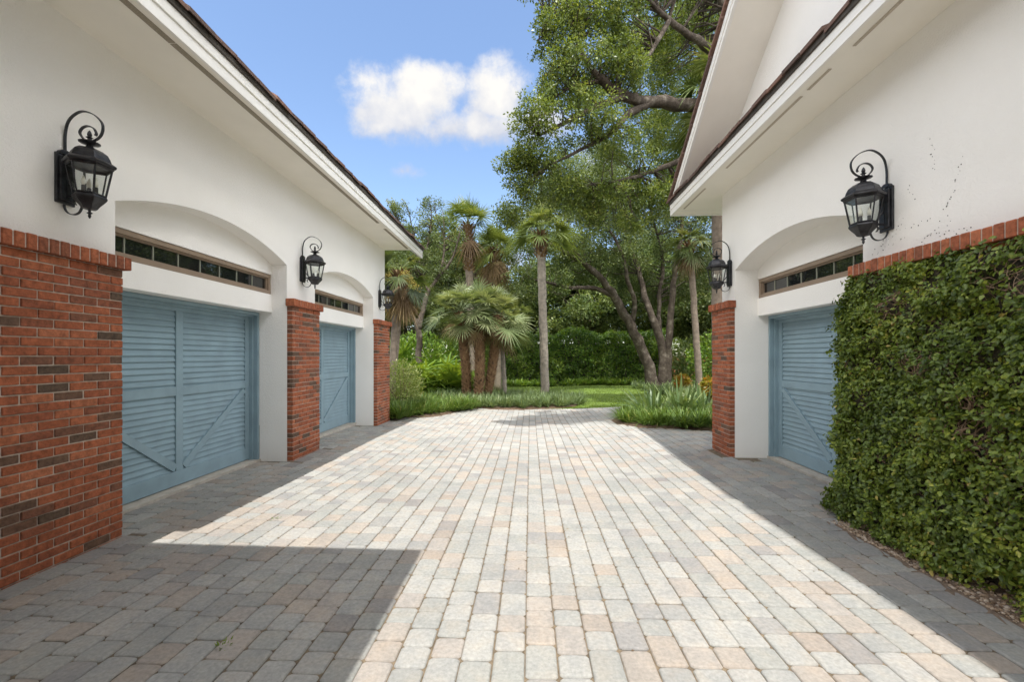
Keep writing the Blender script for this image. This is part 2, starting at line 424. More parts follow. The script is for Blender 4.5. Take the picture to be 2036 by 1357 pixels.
def palm(name, label, cat, base, top, r0, r1, nfr, pet, R, mleaf, boots=1.0, dead=0, flowers=0, group=None, bark='palmbark', wd=0.05,
         el=(-25, 80), nseg=28, droop=0.42, seed=1, trunk_bend=0.0):
    r = np.random.default_rng(seed)
    base = np.array(base, float); top = np.array(top, float)
    root = empty(name, base); tag(root, label, cat, group)
    H = np.linalg.norm(top - base)
    t = MB()
    ks = np.linspace(0, 1, 26)
    bx = np.array([trunk_bend, 0, 0])
    pts = [base + (top - base) * k + bx * math.sin(math.pi * k) + r.normal(0, 0.006, 3) for k in ks]
    rads = [(r0 + (r1 - r0) * k) * (1.25 if k == 0 else 1.0) * r.uniform(0.95, 1.05) for k in ks]
    t.tube(pts, rads, 12)
    t.build('trunk', M[bark], root, smooth=True)
    if boots:
        b = MB(); nb = int(70 * boots)
        ga = 2.4
        for i in range(nb):
            z = H - boots * (1 - i / nb) * 1.0 + 0.08
            k = min(1, max(0, z / H)); c = base + (top - base) * k + bx * math.sin(math.pi * k)
            a = i * ga; h = np.array([math.cos(a), math.sin(a), 0]); sd = np.array([-h[1], h[0], 0])
            rr = (r0 + (r1 - r0) * k)
            l = r.uniform(0.20, 0.36) * (0.75 + 0.35 * i / nb); up = np.array([0, 0, 1.0])
            p0 = c + h * rr * 0.85; p1 = p0 + h * l * 0.68 + up * l * 0.72
            w0, w1, th = 0.07, 0.028, 0.018
            b.hexa([p0 - sd * w0 - up * th, p0 + sd * w0 - up * th, p0 + sd * w0 + up * th, p0 - sd * w0 + up * th,
                    p1 - sd * w1 - up * th, p1 + sd * w1 - up * th, p1 + sd * w1 + h * th, p1 - sd * w1 + h * th], float(np.clip(r.normal(0.5, 0.25), 0, 1)))
        b.build('leaf_bases', M['boot'], root)
    parts = []; stems = MB()
    for i in range(nfr):
        k = i / max(1, nfr - 1)
        e = rad(el[0] + (el[1] - el[0]) * k ** 0.9 + r.normal(0, 6)); a = i * 2.39996 + r.normal(0, 0.15)
        o = np.array([math.cos(a) * math.cos(e), math.sin(a) * math.cos(e), math.sin(e)])
        fan_frond(parts, stems, top + np.array([0, 0, 0.05 + 0.1 * k]), o, pet * r.uniform(0.75, 1.25), R * r.uniform(0.8, 1.1), nseg, rad(200), droop * r.uniform(.7, 1.4),
                  wd, 0.30 + 0.25 * k + r.normal(0, 0.13), r, fold=0.45)
    V, F, tt = merge(parts)
    npmesh('fronds', V, F, M[mleaf], root, tt)
    stems.build('frond_stalks', M['palm'] , root)
    if dead:
        parts = []; ds = MB()
        for i in range(dead):
            e = rad(r.uniform(-85, -45)); a = r.uniform(0, 2 * math.pi)
            o = np.array([math.cos(a) * math.cos(e), math.sin(a) * math.cos(e), math.sin(e)])
            fan_frond(parts, ds, top + o * 0.1 - np.array([0, 0, r.uniform(0, .3)]), o, pet * r.uniform(0.3, 0.7), R * r.uniform(0.7, 1.0), 16, rad(150), 0.5, wd, r.uniform(0.1, 0.8), r)
        V, F, tt = merge(parts)
        npmesh('dead_fronds', V, F, M['deadfrond'], root, tt)
    if flowers:
        cs = []
        for i in range(flowers):
            a = r.uniform(0, 2 * math.pi); o = np.array([math.cos(a), math.sin(a), 0])
            for s in np.linspace(0.25, 1, 16):
                cs.append(top + o * s * 0.9 + np.array([0, 0, 0.35 * s - 0.85 * s * s]) + r.normal(0, 0.05, 3))
        cs = np.array(cs); V, F, tt = clump_leaves(cs, np.full(len(cs), 0.13), 40, 0.05, 0.4, 1.0, 0.2, r)
        npmesh('flower_stalks', V, F, M['flower'], root, tt, False, 'stuff')
    return root

def tree(name, label, cat, base, limbs, blobs, n, clump_r, per, leaf, mleaf, bark='bark', gap=0.0, gfreq=0.5, twigs=0.5, seed=1, group=None, shell=0.45,
         aspect=0.5, moss=0, flat=0.7, up=0.5):
    """limbs: list of (points, radii) world polylines; blobs: crown ellipsoids; each clump may get a twig to the nearest limb"""
    r = np.random.default_rng(seed)
    root = empty(name, base); tag(root, label, cat, group)
    t = MB(); sk = []
    for pts, rads in limbs:
        pts = [np.array(p, float) for p in pts]
        # subdivide with a little wobble (Catmull-Rom)
        q = []; rq = []
        for i in range(len(pts) - 1):
            p0 = pts[max(i - 1, 0)]; p1 = pts[i]; p2 = pts[i + 1]; p3 = pts[min(i + 2, len(pts) - 1)]
            for s in np.linspace(0, 1, 6)[:-1]:
                q.append(0.5 * ((2 * p1) + (-p0 + p2) * s + (2 * p0 - 5 * p1 + 4 * p2 - p3) * s * s + (-p0 + 3 * p1 - 3 * p2 + p3) * s ** 3))
                rq.append(rads[i] + (rads[i + 1] - rads[i]) * s)
        q.append(pts[-1]); rq.append(rads[-1])
        q = [p + r.normal(0, 0.12, 3) * min(rr, 0.35) if 0 < i < len(q) - 1 else p for i, (p, rr) in enumerate(zip(q, rq))]
        rq = [rr * r.uniform(0.92, 1.08) for rr in rq]
        t.tube(q, rq, 10)
        sk += [(p, rr) for p, rr in zip(q, rq)]
    C = blob_points(blobs, n, gap, gfreq, shell, seed, r)
    skp = np.array([s[0] for s in sk])
    tw = MB()
    for c in C:
        if r.random() > twigs: continue
        d = np.linalg.norm(skp - c, axis=1) + np.maximum(0, skp[:, 2] - c[2] + 0.3) * 1.2
        j = int(np.argmin(d)); p = skp[j]
        dist = np.linalg.norm(c - p)
        if dist > min(6 * max(1, clump_r), 2.2 if clump_r < .45 else 9): continue
        mid = p * 0.5 + c * 0.5 + r.normal(0, 0.08, 3) * dist + np.array([0, 0, 0.06 * dist])
        q3 = p * 0.2 + c * 0.8 + r.normal(0, 0.04, 3) * dist
        rr = min(sk[j][1] * 0.6, 0.012 + 0.011 * dist)
        tw.tube([p, mid, q3, c], [rr, rr * 0.65, rr * 0.4, rr * 0.2], 4, cap=False)
    n0 = len(t.v); t.v += tw.v; t.f += [tuple(i + n0 for i in f) for f in tw.f]; t.t += tw.t
    t.build('trunk', M[bark], root, smooth=True)
    R = clump_r * r.uniform(0.6, 1.3, len(C))
    V, F, tt = clump_leaves(C, R, per, leaf, aspect, flat, up, r)
    npmesh('crown', V, F, M[mleaf], root, tt)
    if moss:
        m = moss; P = C[r.integers(0, len(C), m)] - np.array([0, 0, 0.2])
        az = r.uniform(0, 6.28, m); D = norm(np.stack([np.cos(az) * .15, np.sin(az) * .15, -np.ones(m)], 1))
        S = np.stack([-np.sin(az), np.cos(az), np.zeros(m)], 1)
        V, F, k = blades(P + r.normal(0, 0.2, (m, 3)), D, S, r.uniform(0.4, 1.2, m), r.uniform(0.02, 0.05, m), np.zeros(m))
        npmesh('hanging_moss', V, F, M['deadfrond'], root, np.repeat(r.uniform(0.0, 0.5, m), k))
    return root

def copy_tree(o, parent=None):
    c = o.copy(); COL.objects.link(c); c.parent = parent
    for ch in [x for x in COL.objects if x.parent == o]: copy_tree(ch, c)
    return c

# ================================================================== SETTING
# ground sheet out to the horizon
def grid_sheet(name, xs, ys, zf, material, kind='structure', label=None, cat=None):
    xs = np.asarray(xs); ys = np.asarray(ys)
    X, Y = np.meshgrid(xs, ys); Z = zf(X, Y)
    V = np.stack([X.ravel(), Y.ravel(), Z.ravel()], 1)
    nx = len(xs); F = []
    for j in range(len(ys) - 1):
        for i in range(nx - 1):
            F.append((j * nx + i, j * nx + i + 1, (j + 1) * nx + i + 1, (j + 1) * nx + i))
    o = npmesh(name, V, F, material, None, None, True)
    return tag(o, label, cat, None, kind)

far = np.concatenate([[-400, -150, -60, -25, -12, -8], np.arange(-6, 6.01, 0.5), [8, 12, 25, 60, 150, 400]])
fary = np.concatenate([[-400, -100, -30, -10, -4], np.arange(0, 16.01, 0.5), [18, 22, 28, 40, 80, 200, 600]])
grid_sheet('ground', far, fary, lambda x, y: G(x, y) - 0.07, M['ground'], label='bare soil ground under the gardens and around the garages', cat='ground')

# outline of the paved court
BED_C = np.array([4.15, 10.65]); BED_R = np.array([2.0, 1.75])
def in_drive(x, y):
    if y > 13.55 or y < -2.5: return False
    if y < 4.02 and x > 2.53: return False
    if x > 3.57 and 4.05 < y < 6.5: return False
    if y >= 6.5 and ((x - BED_C[0]) / BED_R[0]) ** 2 + ((y - BED_C[1]) / BED_R[1]) ** 2 < 1: return False
    if 6.47 < y < 7.12 and x > 2.98: return False
    if x < -3.20:
        if 3.45 < y < 5.985 and x > -3.9: return True
        if 6.787 < y < 9.373 and x > -3.9: return True
        return False
    if y > 10.2:
        # planting border curves in from the left
        if x < -3.35 + 1.05 * ((y - 10.2) / 2.4) ** 1.6: return False
    return True

PW = 0.16
def build_pavers():
    r = np.random.default_rng(3)
    V = []; F = []; T = []
    def paver(cx, cy, w, l, t, rot=0.0, dz=None):
        n0 = len(V)
        hw, hl = w / 2 - 0.0030, l / 2 - 0.0038
        cr = min(0.014, hw * 0.3)
        k = 0.55
        out = [(-hw + cr, -hl), (0, -hl - 0.0026), (hw - cr, -hl), (hw - cr * (1 - k) , -hl + cr * (1 - k)), (hw, -hl + cr), (hw, hl - cr), (hw - cr * (1 - k), hl - cr * (1 - k)),
               (hw - cr, hl), (0, hl + 0.0026), (-hw + cr, hl), (-hw + cr * (1 - k), hl - cr * (1 - k)), (-hw, hl - cr), (-hw, -hl + cr), (-hw + cr * (1 - k), -hl + cr * (1 - k))]
        m = len(out)
        ax, ay = r.normal(0, 0.006, 2)
        z0 = float(G(cx, cy)) + (r.normal(0, 0.0012) if dz is None else dz)
        c, s = math.cos(rot), math.sin(rot)
        jx, jy = r.normal(0, 0.0012, 2)
        e = 0.0095
        gx = float(G(cx + .05, cy) - G(cx - .05, cy)) / .1; gy = float(G(cx, cy + .05) - G(cx, cy - .05)) / .1
        for sc, dz_ in ((0.0, -0.035), (0.0, -0.0085), (e * 0.45, -0.0028), (e * 1.3, 0.0)):
            for (x, y) in out:
                x2 = x * (1 - sc / hw); y2 = y * (1 - sc / hl)
                px = x2 * c - y2 * s; py = x2 * s + y2 * c
                V.append((cx + px + jx, cy + py + jy, z0 + dz_ + (ax + gx) * px + (ay + gy) * py))
        for ring in range(3):
            for i in range(m):
                j = (i + 1) % m
                F.append((n0 + ring * m + i, n0 + ring * m + j, n0 + (ring + 1) * m + j, n0 + (ring + 1) * m + i)); T.append(t)
        F.append(tuple(n0 + 3 * m + i for i in range(m))); T.append(t)
    def tone():
        u = r.random()
        if u < 0.73: return float(np.clip(r.normal(0.40, 0.16), 0.0, 0.64))
        return float(np.clip(r.normal(0.83, 0.08), 0.70, 1.0))
    ncol = int(7.9 / PW)
    for i in range(ncol + 1):
        x = -3.945 + PW * i
        y = 1.05 + r.uniform(0, 0.2)
        while y < 13.38:
            l = 0.1555 if r.random() < 0.62 else 0.238
            if in_drive(x, y + l / 2) and in_drive(x + 0.07, y + l / 2) and in_drive(x - 0.05, y + l / 2) and in_drive(x, y + l):
                paver(x, y + l / 2, PW, l, tone())
            y += l
    # soldier course along the lawn, and along the gravel edge
    x = -2.2
    while x < 5.0:
        if in_drive(x, 13.45): paver(x, 13.49, 0.155, 0.215, tone() * 0.6)
        x += 0.157
    for (a, b) in ((1.1, 3.44), (5.98, 6.79), (9.37, 10.22)):
        nn = max(1, round((b - a) / 0.238)); l = (b - a) / nn
        for k in range(nn): paver(-3.312, a + l * (k + .5), 0.17, l, float(np.clip(r.normal(0.2, 0.12), 0, 1)))
    y = 1.3
    while y < 4.12:
        paver(2.632, y, 0.186, 0.238, float(np.clip(r.normal(0.2, 0.1), 0, 1)))
        y += 0.24
    o0 = np.zeros(3)
    me = bpy.data.meshes.new('driveway'); me.from_pydata(V, [], F)
    a = me.attributes.new('tint', 'FLOAT', 'FACE'); a.data.foreach_set('value', np.array(T, dtype=np.float32))
    me.materials.append(M['paver']); me.update()
    return tag(link('driveway', me), 'court of tumbled grey and tan concrete pavers between the two garages', 'driveway', None, 'structure')
build_pavers()
grid_sheet('paving_bed', np.arange(-4.6, 4.61, 0.2), np.arange(-3, 13.61, 0.2), lambda x, y: G(x, y) - 0.011, M['sand'], label='sandy bedding showing in the joints of the pavers', cat='bedding sand')

# lawn
LAWN = (-3.2, 9.0, 13.62, 25.5)
grid_sheet('lawn', np.arange(LAWN[0], LAWN[1] + .1, 0.4), np.arange(LAWN[2], LAWN[3] + .1, 0.4), lambda x, y: G(x, y) - 0.02, M['lawn'], label='mown green lawn beyond the end of the paved court', cat='lawn')
grid_sheet('lawn', np.arange(-9, -3.1, 0.4), np.arange(14.5, 20.5, 0.4), lambda x, y: G(x, y) - 0.02, M['lawn'], label='strip of sunny lawn behind the left border grass', cat='lawn')
nB = 60000
yy = LAWN[2] + (LAWN[3] - LAWN[2]) * rng.random(nB) ** 1.5; xx = rng.uniform(-6, LAWN[1], nB)
P = np.stack([xx, yy, G(xx, yy) - 0.02], 1)
az = rng.uniform(0, 6.28, nB); ln = rng.uniform(0, 0.6, nB)
D = np.stack([np.cos(az) * np.sin(ln), np.sin(az) * np.sin(ln), np.cos(ln)], 1); S = np.stack([-np.sin(az), np.cos(az), 0 * az], 1)
V, F, k = blades(P, D, S, rng.uniform(0.03, 0.07, nB), np.full(nB, 0.012), np.full(nB, 0.3), (1, 0.8, 0.1))
tag(npmesh('lawn_grass', V, F, M['grass'], None, np.repeat(np.clip(rng.normal(0.5, 0.25, nB), 0, 1), k)), 'short blades of grass covering the lawn', 'grass', None, 'stuff')

# gravel strip in front of the leafy pier
V = []; F = []; T = []
grid_sheet('gravel_bed', np.arange(2.66, 3.06, 0.04), np.arange(0.6, 4.06, 0.1), lambda x, y: G(x, y) - 0.004 + 0.06 * sstep(2.8, 3.0, x) + 0.008 * np.sin(x * 60) * np.cos(y * 40), M['gravelbase'],
           label='brown leaf litter and soil strip below the fig covered pier', cat='soil strip')
ico = [(0, 0, 1), (0.894, 0, 0.447), (0.276, 0.851, 0.447), (-0.724, 0.526, 0.447), (-0.724, -0.526, 0.447), (0.276, -0.851, 0.447),
       (0.724, 0.526, -0.447), (-0.276, 0.851, -0.447), (-0.894, 0, -0.447), (-0.276, -0.851, -0.447), (0.724, -0.526, -0.447), (0, 0, -1)]
icof = [(0, 1, 2), (0, 2, 3), (0, 3, 4), (0, 4, 5), (0, 5, 1), (1, 6, 2), (2, 7, 3), (3, 8, 4), (4, 9, 5), (5, 10, 1), (6, 7, 2), (7, 8, 3), (8, 9, 4), (9, 10, 5), (10, 6, 1), (11, 7, 6), (11, 8, 7), (11, 9, 8), (11, 10, 9), (11, 6, 10)]
for i in range(2600):
    y = random.uniform(1.2, 4.03); x = random.uniform(2.735, 2.97)
    z = float(G(x, y)) + 0.06 * float(sstep(2.8, 3.0, x)); s = random.choice((0.005, 0.006, 0.008, 0.011, 0.015))
    n0 = len(V); sx, sy, sz = s * random.uniform(.7, 1.4), s * random.uniform(.7, 1.3), s * random.uniform(.4, .8)
    V += [(x + p[0] * sx, y + p[1] * sy, z + p[2] * sz) for p in ico]; F += [tuple(n0 + q for q in f) for f in icof]; T += [random.random()] * 20
tag(npmesh('gravel', V, F, M['pebble'], None, T), 'loose brown pebbles scattered along the edge of the pavers below the fig', 'gravel', None, 'stuff')

# mulch beds
def mound(name, c, rx, ry, h, label):
    n = 40; V = [(c[0], c[1], float(G(*c)) + h)]; F = []
    for q in (0.5, 0.85, 1.0, 1.06):
        for k in range(n):
            a = 2 * math.pi * k / n; w = 1 + 0.05 * math.sin(3 * a + c[0]) + 0.03 * math.sin(7 * a)
            x, y = c[0] + rx * q * w * math.cos(a), c[1] + ry * q * w * math.sin(a)
            V.append((x, y, float(G(x, y)) + h * (1 - q ** 4) - (0.05 if q > 1 else -0.004)))
    for k in range(n): F.append((0, 1 + k, 1 + (k + 1) % n, 1 + (k + 1) % n))
    V = np.array(V); Fq = []
    for j in range(3):
        for k in range(n): Fq.append((1 + j * n + k, 1 + j * n + (k + 1) % n, 1 + (j + 1) * n + (k + 1) % n, 1 + (j + 1) * n + k))
    m = MB(); m.add(V, [(0, 1 + k, 1 + (k + 1) % n) for k in range(n)] + Fq)
    return tag(m.build(name, M['soil'], None, True), label, 'planting bed', None, 'structure')
mound('planting_bed', BED_C, BED_R[0], BED_R[1], 0.10, 'mulched bed beside the right garage corner')
mound('planting_bed', (-0.75, 15.4), 2.7, 1.95, 0.10, 'mulched island bed under the fan palms')
mound('planting_bed', (-4.6, 12.6), 2.35, 2.3, 0.08, 'mulched border beyond the left garage')

# ================================================================== BUILDINGS
def brick_pier(root, name, X0, X1, y0, y1, z1, course, seed, capz=0.105, over=0.045, sgn=1):
    """brick pier proud of the wall; X0 = wall plane, X1 = front plane; sgn=+1 when it faces +x"""
    r = np.random.default_rng(seed)
    xa, xb = min(X0, X1), max(X0, X1)
    core = MB(); j = 0.004
    core.box(xa + (0.0 if sgn > 0 else j + .004), xb - (j + .004 if sgn > 0 else 0.0), y0 + j, y1 - j, -0.14, z1 - 0.002)
    pier = core.build(name, M['mortar'], root)
    b = MB(); n = int(round((z1 - capz) / course)); L = 0.205; depth = xb - xa
    gap = 0.0095
    for c in range(-2, n):
        z0 = c * course
        edges = []; s = y1 if sgn > 0 or True else y0
        first = L if c % 2 else L / 2
        y = y1
        while y > y0 + 0.02:
            l = first; first = L
            ya = max(y0, y - l)
            if ya - y0 < 0.03: ya = y0
            edges.append((ya, y)); y = ya
        for (ya, yb) in edges:
            t = float(np.clip(r.normal(0.62, 0.20), 0.2, 1.0)) if r.random() > 0.17 else float(r.uniform(0, 0.2))
            e = r.normal(0, 0.0022)
            g0 = 0 if abs(ya - y0) < 1e-6 else gap / 2; g1 = 0 if abs(yb - y1) < 1e-6 else gap / 2
            if sgn > 0: b.cbox(xa + 0.001, xb + e, ya + g0, yb - g1, z0 + gap / 2, z0 + course - gap / 2, 0.0035, t)
            else: b.cbox(xa - e, xb - 0.001, ya + g0, yb - g1, z0 + gap / 2, z0 + course - gap / 2, 0.0035, t)
    b.build('bricks', M['brick'], pier)
    cap = MB(); y = y0 - over; pitch = 0.0685
    nn = int(round((y1 - y0 + 2 * over) / pitch)); pitch = (y1 - y0 + 2 * over) / nn
    core2 = MB()
    if sgn > 0: core2.box(xa, xb + over - .008, y0 - over + .006, y1 + over - .006, z1 - capz + .006, z1 - 0.004)
    else: core2.box(xa - over + .008, xb, y0 - over + .006, y1 + over - .006, z1 - capz + .006, z1 - 0.004)
    core2.build('cap_mortar', M['mortar'], pier)
    for k in range(nn):
        t = float(r.uniform(0.3, 0.9)); e = r.normal(0, 0.0015)
        if sgn > 0: cap.cbox(xa + 0.001, xb + over + e, y + 0.0045, y + pitch - 0.0045, z1 - capz, z1 + e, 0.006, t)
        else: cap.cbox(xa - over - e, xb - 0.001, y + 0.0045, y + pitch - 0.0045, z1 - capz, z1 + e, 0.006, t)
        y += pitch
    cap.build('cap', M['brick'], pier)
    return pier

def arch_z(y, y0, y1, zs, rise):
    h = (y1 - y0) / 2; R = (h * h + rise * rise) / (2 * rise); cc = zs + rise - R
    d = y - (y0 + y1) / 2
    return cc + math.sqrt(max(0, R * R - d * d))

def wall_with_arches(root, X, thick, y0, y1, ztop, opens, sgn):
    """front plane X; openings reach the ground and end in flat arches; thickness goes away from the court"""
    m = MB(); Xb = X - sgn * thick
    ys = [y0]
    prof = []   # (y, bottom z) along the wall
    prof.append((y0, -0.15))
    for (a, b, zs, rise) in opens:
        prof.append((a, -0.15)); prof.append((a, zs))
        for k in range(1, 24): 
            y = a + (b - a) * k / 24; prof.append((y, arch_z(y, a, b, zs, rise)))
        prof.append((b, zs)); prof.append((b, -0.15))
    prof.append((y1, -0.15))
    for i in range(len(prof) - 1):
        (ya, za), (yb, zb) = prof[i], prof[i + 1]
        if abs(ya - yb) < 1e-9:    # reveal side
            m.add([(X, ya, za), (X, yb, zb), (Xb, yb, zb), (Xb, ya, za)], [(0, 1, 2, 3)]); continue
        m.add([(X, ya, za), (X, yb, zb), (X, yb, ztop), (X, ya, ztop)], [(0, 1, 2, 3)])
        m.add([(Xb, ya, za), (Xb, yb, zb), (Xb, yb, ztop), (Xb, ya, ztop)], [(3, 2, 1, 0)])
        m.add([(X, ya, za), (X, yb, zb), (Xb, yb, zb), (Xb, ya, za)], [(3, 2, 1, 0)])
        m.add([(X, ya, ztop), (X, yb, ztop), (Xb, yb, ztop), (Xb, ya, ztop)], [(0, 1, 2, 3)])
    for ye in (y0, y1): m.add([(X, ye, -0.15), (Xb, ye, -0.15), (Xb, ye, ztop), (X, ye, ztop)], [(0, 1, 2, 3)])
    return m.build('wall', M['stucco'], root)

def garage_bay(root, sgn, y0, y1, Xt, Xf, zl, zw0, zw1, zs, rise, npane=8):
    """everything in one opening: lintel, arch infill, transom window, door. Xt infill plane, Xf blue frame plane; -sgn goes into the garage"""
    e = 0.003
    s = sgn
    def bx(m, xa, xb, ya, yb, za, zb, t=.5): m.box(min(xa, xb), max(xa, xb), ya, yb, za, zb, t)
    inn = MB()
    bx(inn, Xt, Xt - s * 0.28, y0 - .02, y1 + .02, zl, zw0)
    N = 24
    for k in range(N):
        ya, yb = y0 + (y1 - y0) * k / N, y0 + (y1 - y0) * (k + 1) / N
        za, zb = arch_z(ya, y0, y1, zs, rise) + .01, arch_z(yb, y0, y1, zs, rise) + .01
        inn.add([(Xt, ya, zw1), (Xt, yb, zw1), (Xt, yb, zb), (Xt, ya, za)], [(0, 1, 2, 3)])
    bx(inn, Xt - s * .002, Xt - s * 0.28, y0, y1, zw1, zw1 + .01)
    inn.build('arch_panel', M['stucco'], root)
    # transom window
    fr = MB(); fw = 0.052
    bx(fr, Xt - s * .012, Xt - s * .10, y0 + e, y1 - e, zw0 + e, zw0 + fw); bx(fr, Xt - s * .012, Xt - s * .10, y0 + e, y1 - e, zw1 - fw, zw1 - e)
    bx(fr, Xt - s * .013, Xt - s * .10, y0 + e, y0 + fw, zw0 + fw, zw1 - fw); bx(fr, Xt - s * .013, Xt - s * .10, y1 - fw, y1 - e, zw0 + fw, zw1 - fw)
    f2 = 0.018
    bx(fr, Xt - s * .035, Xt - s * .10, y0 + fw, y1 - fw, zw0 + fw, zw0 + fw + f2); bx(fr, Xt - s * .035, Xt - s * .10, y0 + fw, y1 - fw, zw1 - fw - f2, zw1 - fw)
    bx(fr, Xt - s * .035, Xt - s * .10, y0 + fw, y0 + fw + f2, zw0 + fw + f2, zw1 - fw - f2); bx(fr, Xt - s * .035, Xt - s * .10, y1 - fw - f2, y1 - fw, zw0 + fw + f2, zw1 - fw - f2)
    win = fr.build('window', M['frame'], root, bevel=0.003)
    g = MB(); bx(g, Xt - s * .060, Xt - s * .066, y0 + fw, y1 - fw, zw0 + fw, zw1 - fw); g.build('pane', M['glass'], win)
    for k in range(1, npane):
        mu = MB()
        y = y0 + fw + (y1 - y0 - 2 * fw) * k / npane
        bx(mu, Xt - s * .050, Xt - s * .0595, y - .0065, y + .0065, zw0 + fw + f2 + .001, zw1 - fw - f2 - .001)
        mu.build('muntin', M['muntin'], win)
    # blue jamb frame
    jb = MB(); w = 0.042
    bx(jb, Xf, Xf - s * .06, y0 + e, y0 + w, -0.1, zl - e); bx(jb, Xf, Xf - s * .06, y1 - w, y1 - e, -0.1, zl - e)
    bx(jb, Xf - s * .001, Xf - s * .06, y0 + w, y1 - w, zl - w * 1.1, zl - e)
    w2 = 0.065
    bx(jb, Xf - s * .0605, Xf - s * .13, y0 + e, y0 + w2, -0.1, zl - e); bx(jb, Xf - s * .0605, Xf - s * .13, y1 - w2, y1 - e, -0.1, zl - e)
    bx(jb, Xf - s * .061, Xf - s * .13, y0 + w2, y1 - w2, zl - w2 * 1.1, zl - e)
    jb.build('door_frame', M['door'], root, bevel=0.004)
    # door leaf: louvred panel + applied stiles, rails and a V of braces
    Xd = Xf - s * 0.125
    ya, yb = y0 + w2 - .01, y1 - w2 + .01; zt = zl - w2; zb = 0.035; yc = (ya + yb) / 2
    lv = MB(); zlo, zhi = 0.20, zt - 0.04
    nsl = 28; pitch = (zhi - zlo) / nsl
    for k in range(nsl):
        z0 = zlo + k * pitch; z1 = z0 + pitch
        gapk = 0.004 if k % 7 == 0 and k > 0 else 0
        # each slat leans out at its lower edge and overlaps the one below
        p = [(Xd - s * .001, z0 + gapk), (Xd + s * .0, z0 + gapk + 0.010), (Xd - s * .017, z1 + 0.004), (Xd - s * .032, z1 + 0.004), (Xd - s * .032, z0 + gapk + 0.004)]
        vs = [(x, ya, z) for x, z in p] + [(x, yb, z) for x, z in p]
        n = len(p)
        lv.add(vs, [(i, (i + 1) % n, n + (i + 1) % n, n + i) for i in range(n)] + [tuple(range(n))[::-1], tuple(range(n, 2 * n))])
    bx(lv, Xd - s * .031, Xd - s * .05, ya, yb, zb, zt)
    door = lv.build('garage_door', M['door'], root)
    st = MB(); xo = Xd + s * 0.012; xi = Xd - s * .0305; sw = 0.085
    bx(st, xo, xi, ya, ya + sw, zb, zt); bx(st, xo, xi, yb - sw, yb, zb, zt)
    bx(st, xo, xi, yc - .048, yc + .048, zlo, zt - .05)
    bx(st, xo - s * .001, xi, ya + sw, yb - sw, zt - .05, zt)
    bx(st, xo - s * .001, xi, ya + sw, yb - sw, zb, zlo)
    zm0, zm1 = 1.055, 1.155
    bx(st, xo - s * .0012, xi, ya + sw, yc - .048, zm0, zm1); bx(st, xo - s * .0012, xi, yc + .048, yb - sw, zm0, zm1)
    st.build('door_rails', M['door'], door, bevel=0.003)
    for side in (-1, 1):
        br = MB(); yA = yc + side * 0.06; yB = (yb - sw - .02) if side > 0 else (ya + sw + .02)
        p = np.array([yA, zlo + 0.03]); q = np.array([yB, zm0 - 0.02]); d = (q - p) / np.linalg.norm(q - p); nn = np.array([-d[1], d[0]]) * 0.045
        # brace ends follow stile and rail
        c = [p - nn, p + nn, q + nn, q - nn]
        c = [(min(max(a, ya + sw), yb - sw) if side > 0 else min(max(a, ya + sw), yb - sw), min(max(b, zlo + .002), zm0 - .002)) for a, b in c]
        xa_, xb_ = xo + s * .004, xi
        br.hexa([(xb_, *c[0]), (xb_, *c[1]), (xb_, *c[2]), (xb_, *c[3]), (xa_, *c[0]), (xa_, *c[1]), (xa_, *c[2]), (xa_, *c[3])])
        br.build('brace', M['door'], door)
    th = MB(); bx(th, Xf + s * .02, Xd - s * .05, y0 + .003, y1 - .003, -0.1, 0.024)
    th.build('sill', M['thresh'], root)
    bk = MB(); bx(bk, Xd - s * .06, Xd - s * .08, y0 - .1, y1 + .1, -0.1, 3.2); bk.build('inner_wall', M['underlay'], root)

# ---- left garage
LX = -3.485
LB = empty('garage', (LX, 6.5, 0)); tag(LB, 'white stucco garage on the left with two blue louvred doors and three brick piers', 'garage', 'garages facing each other across the court')
zs, rise = 2.81, 0.25
wall_with_arches(LB, LX, 0.40, 1.2, 10.12, 4.05, [(3.449, 5.985, zs, rise), (6.787, 9.373, zs, rise)], 1)
e_ = MB(); e_.box(-12, LX - .402, 9.72, 10.12, -0.15, 4.05); e_.add([(LX - .4, 10.118, 4.05), (-12.2, 10.118, 4.05), (-7.8, 10.118, 7.4)], [(0, 1, 2)])
e_.build('end_wall', M['stucco'], LB)
for (a, b) in ((3.449, 5.985), (6.787, 9.373)):
    garage_bay(LB, 1, a, b, -3.705, -3.885, 2.13, 2.384, 2.67, zs, rise)
brick_pier(LB, 'brick_pier', LX, -3.40, 1.3, 3.43, 2.326, 0.0653, 1)
brick_pier(LB, 'brick_pier', LX, -3.40, 5.99, 6.775, 2.326, 0.0653, 2)
brick_pier(LB, 'brick_pier', LX, -3.40, 9.38, 10.235, 2.326, 0.0653, 3)
sf = MB(); sf.box(LX, -2.815, 2.13, 10.14, 4.05, 4.09); sf.build('soffit', M['soffit'], LB)
for (a, b) in ((2.2, 3.35), (3.36, 8.05), (8.42, 10.02)):
    vt = MB(); vt.box(-2.93, -2.875, a, b, 4.046, 4.0495); vt.build('soffit_vent', M['vent'], LB)
ga = MB()
ga.box(-2.814, -2.790, 2.13, 10.98, 4.035, 4.135); ga.box(-2.814, -2.775, 2.13, 10.985, 4.1355, 4.156); ga.box(-2.814, -2.783, 2.13, 10.98, 4.1565, 4.235)
ga.build('gutter', M['trim'], LB, bevel=0.004)
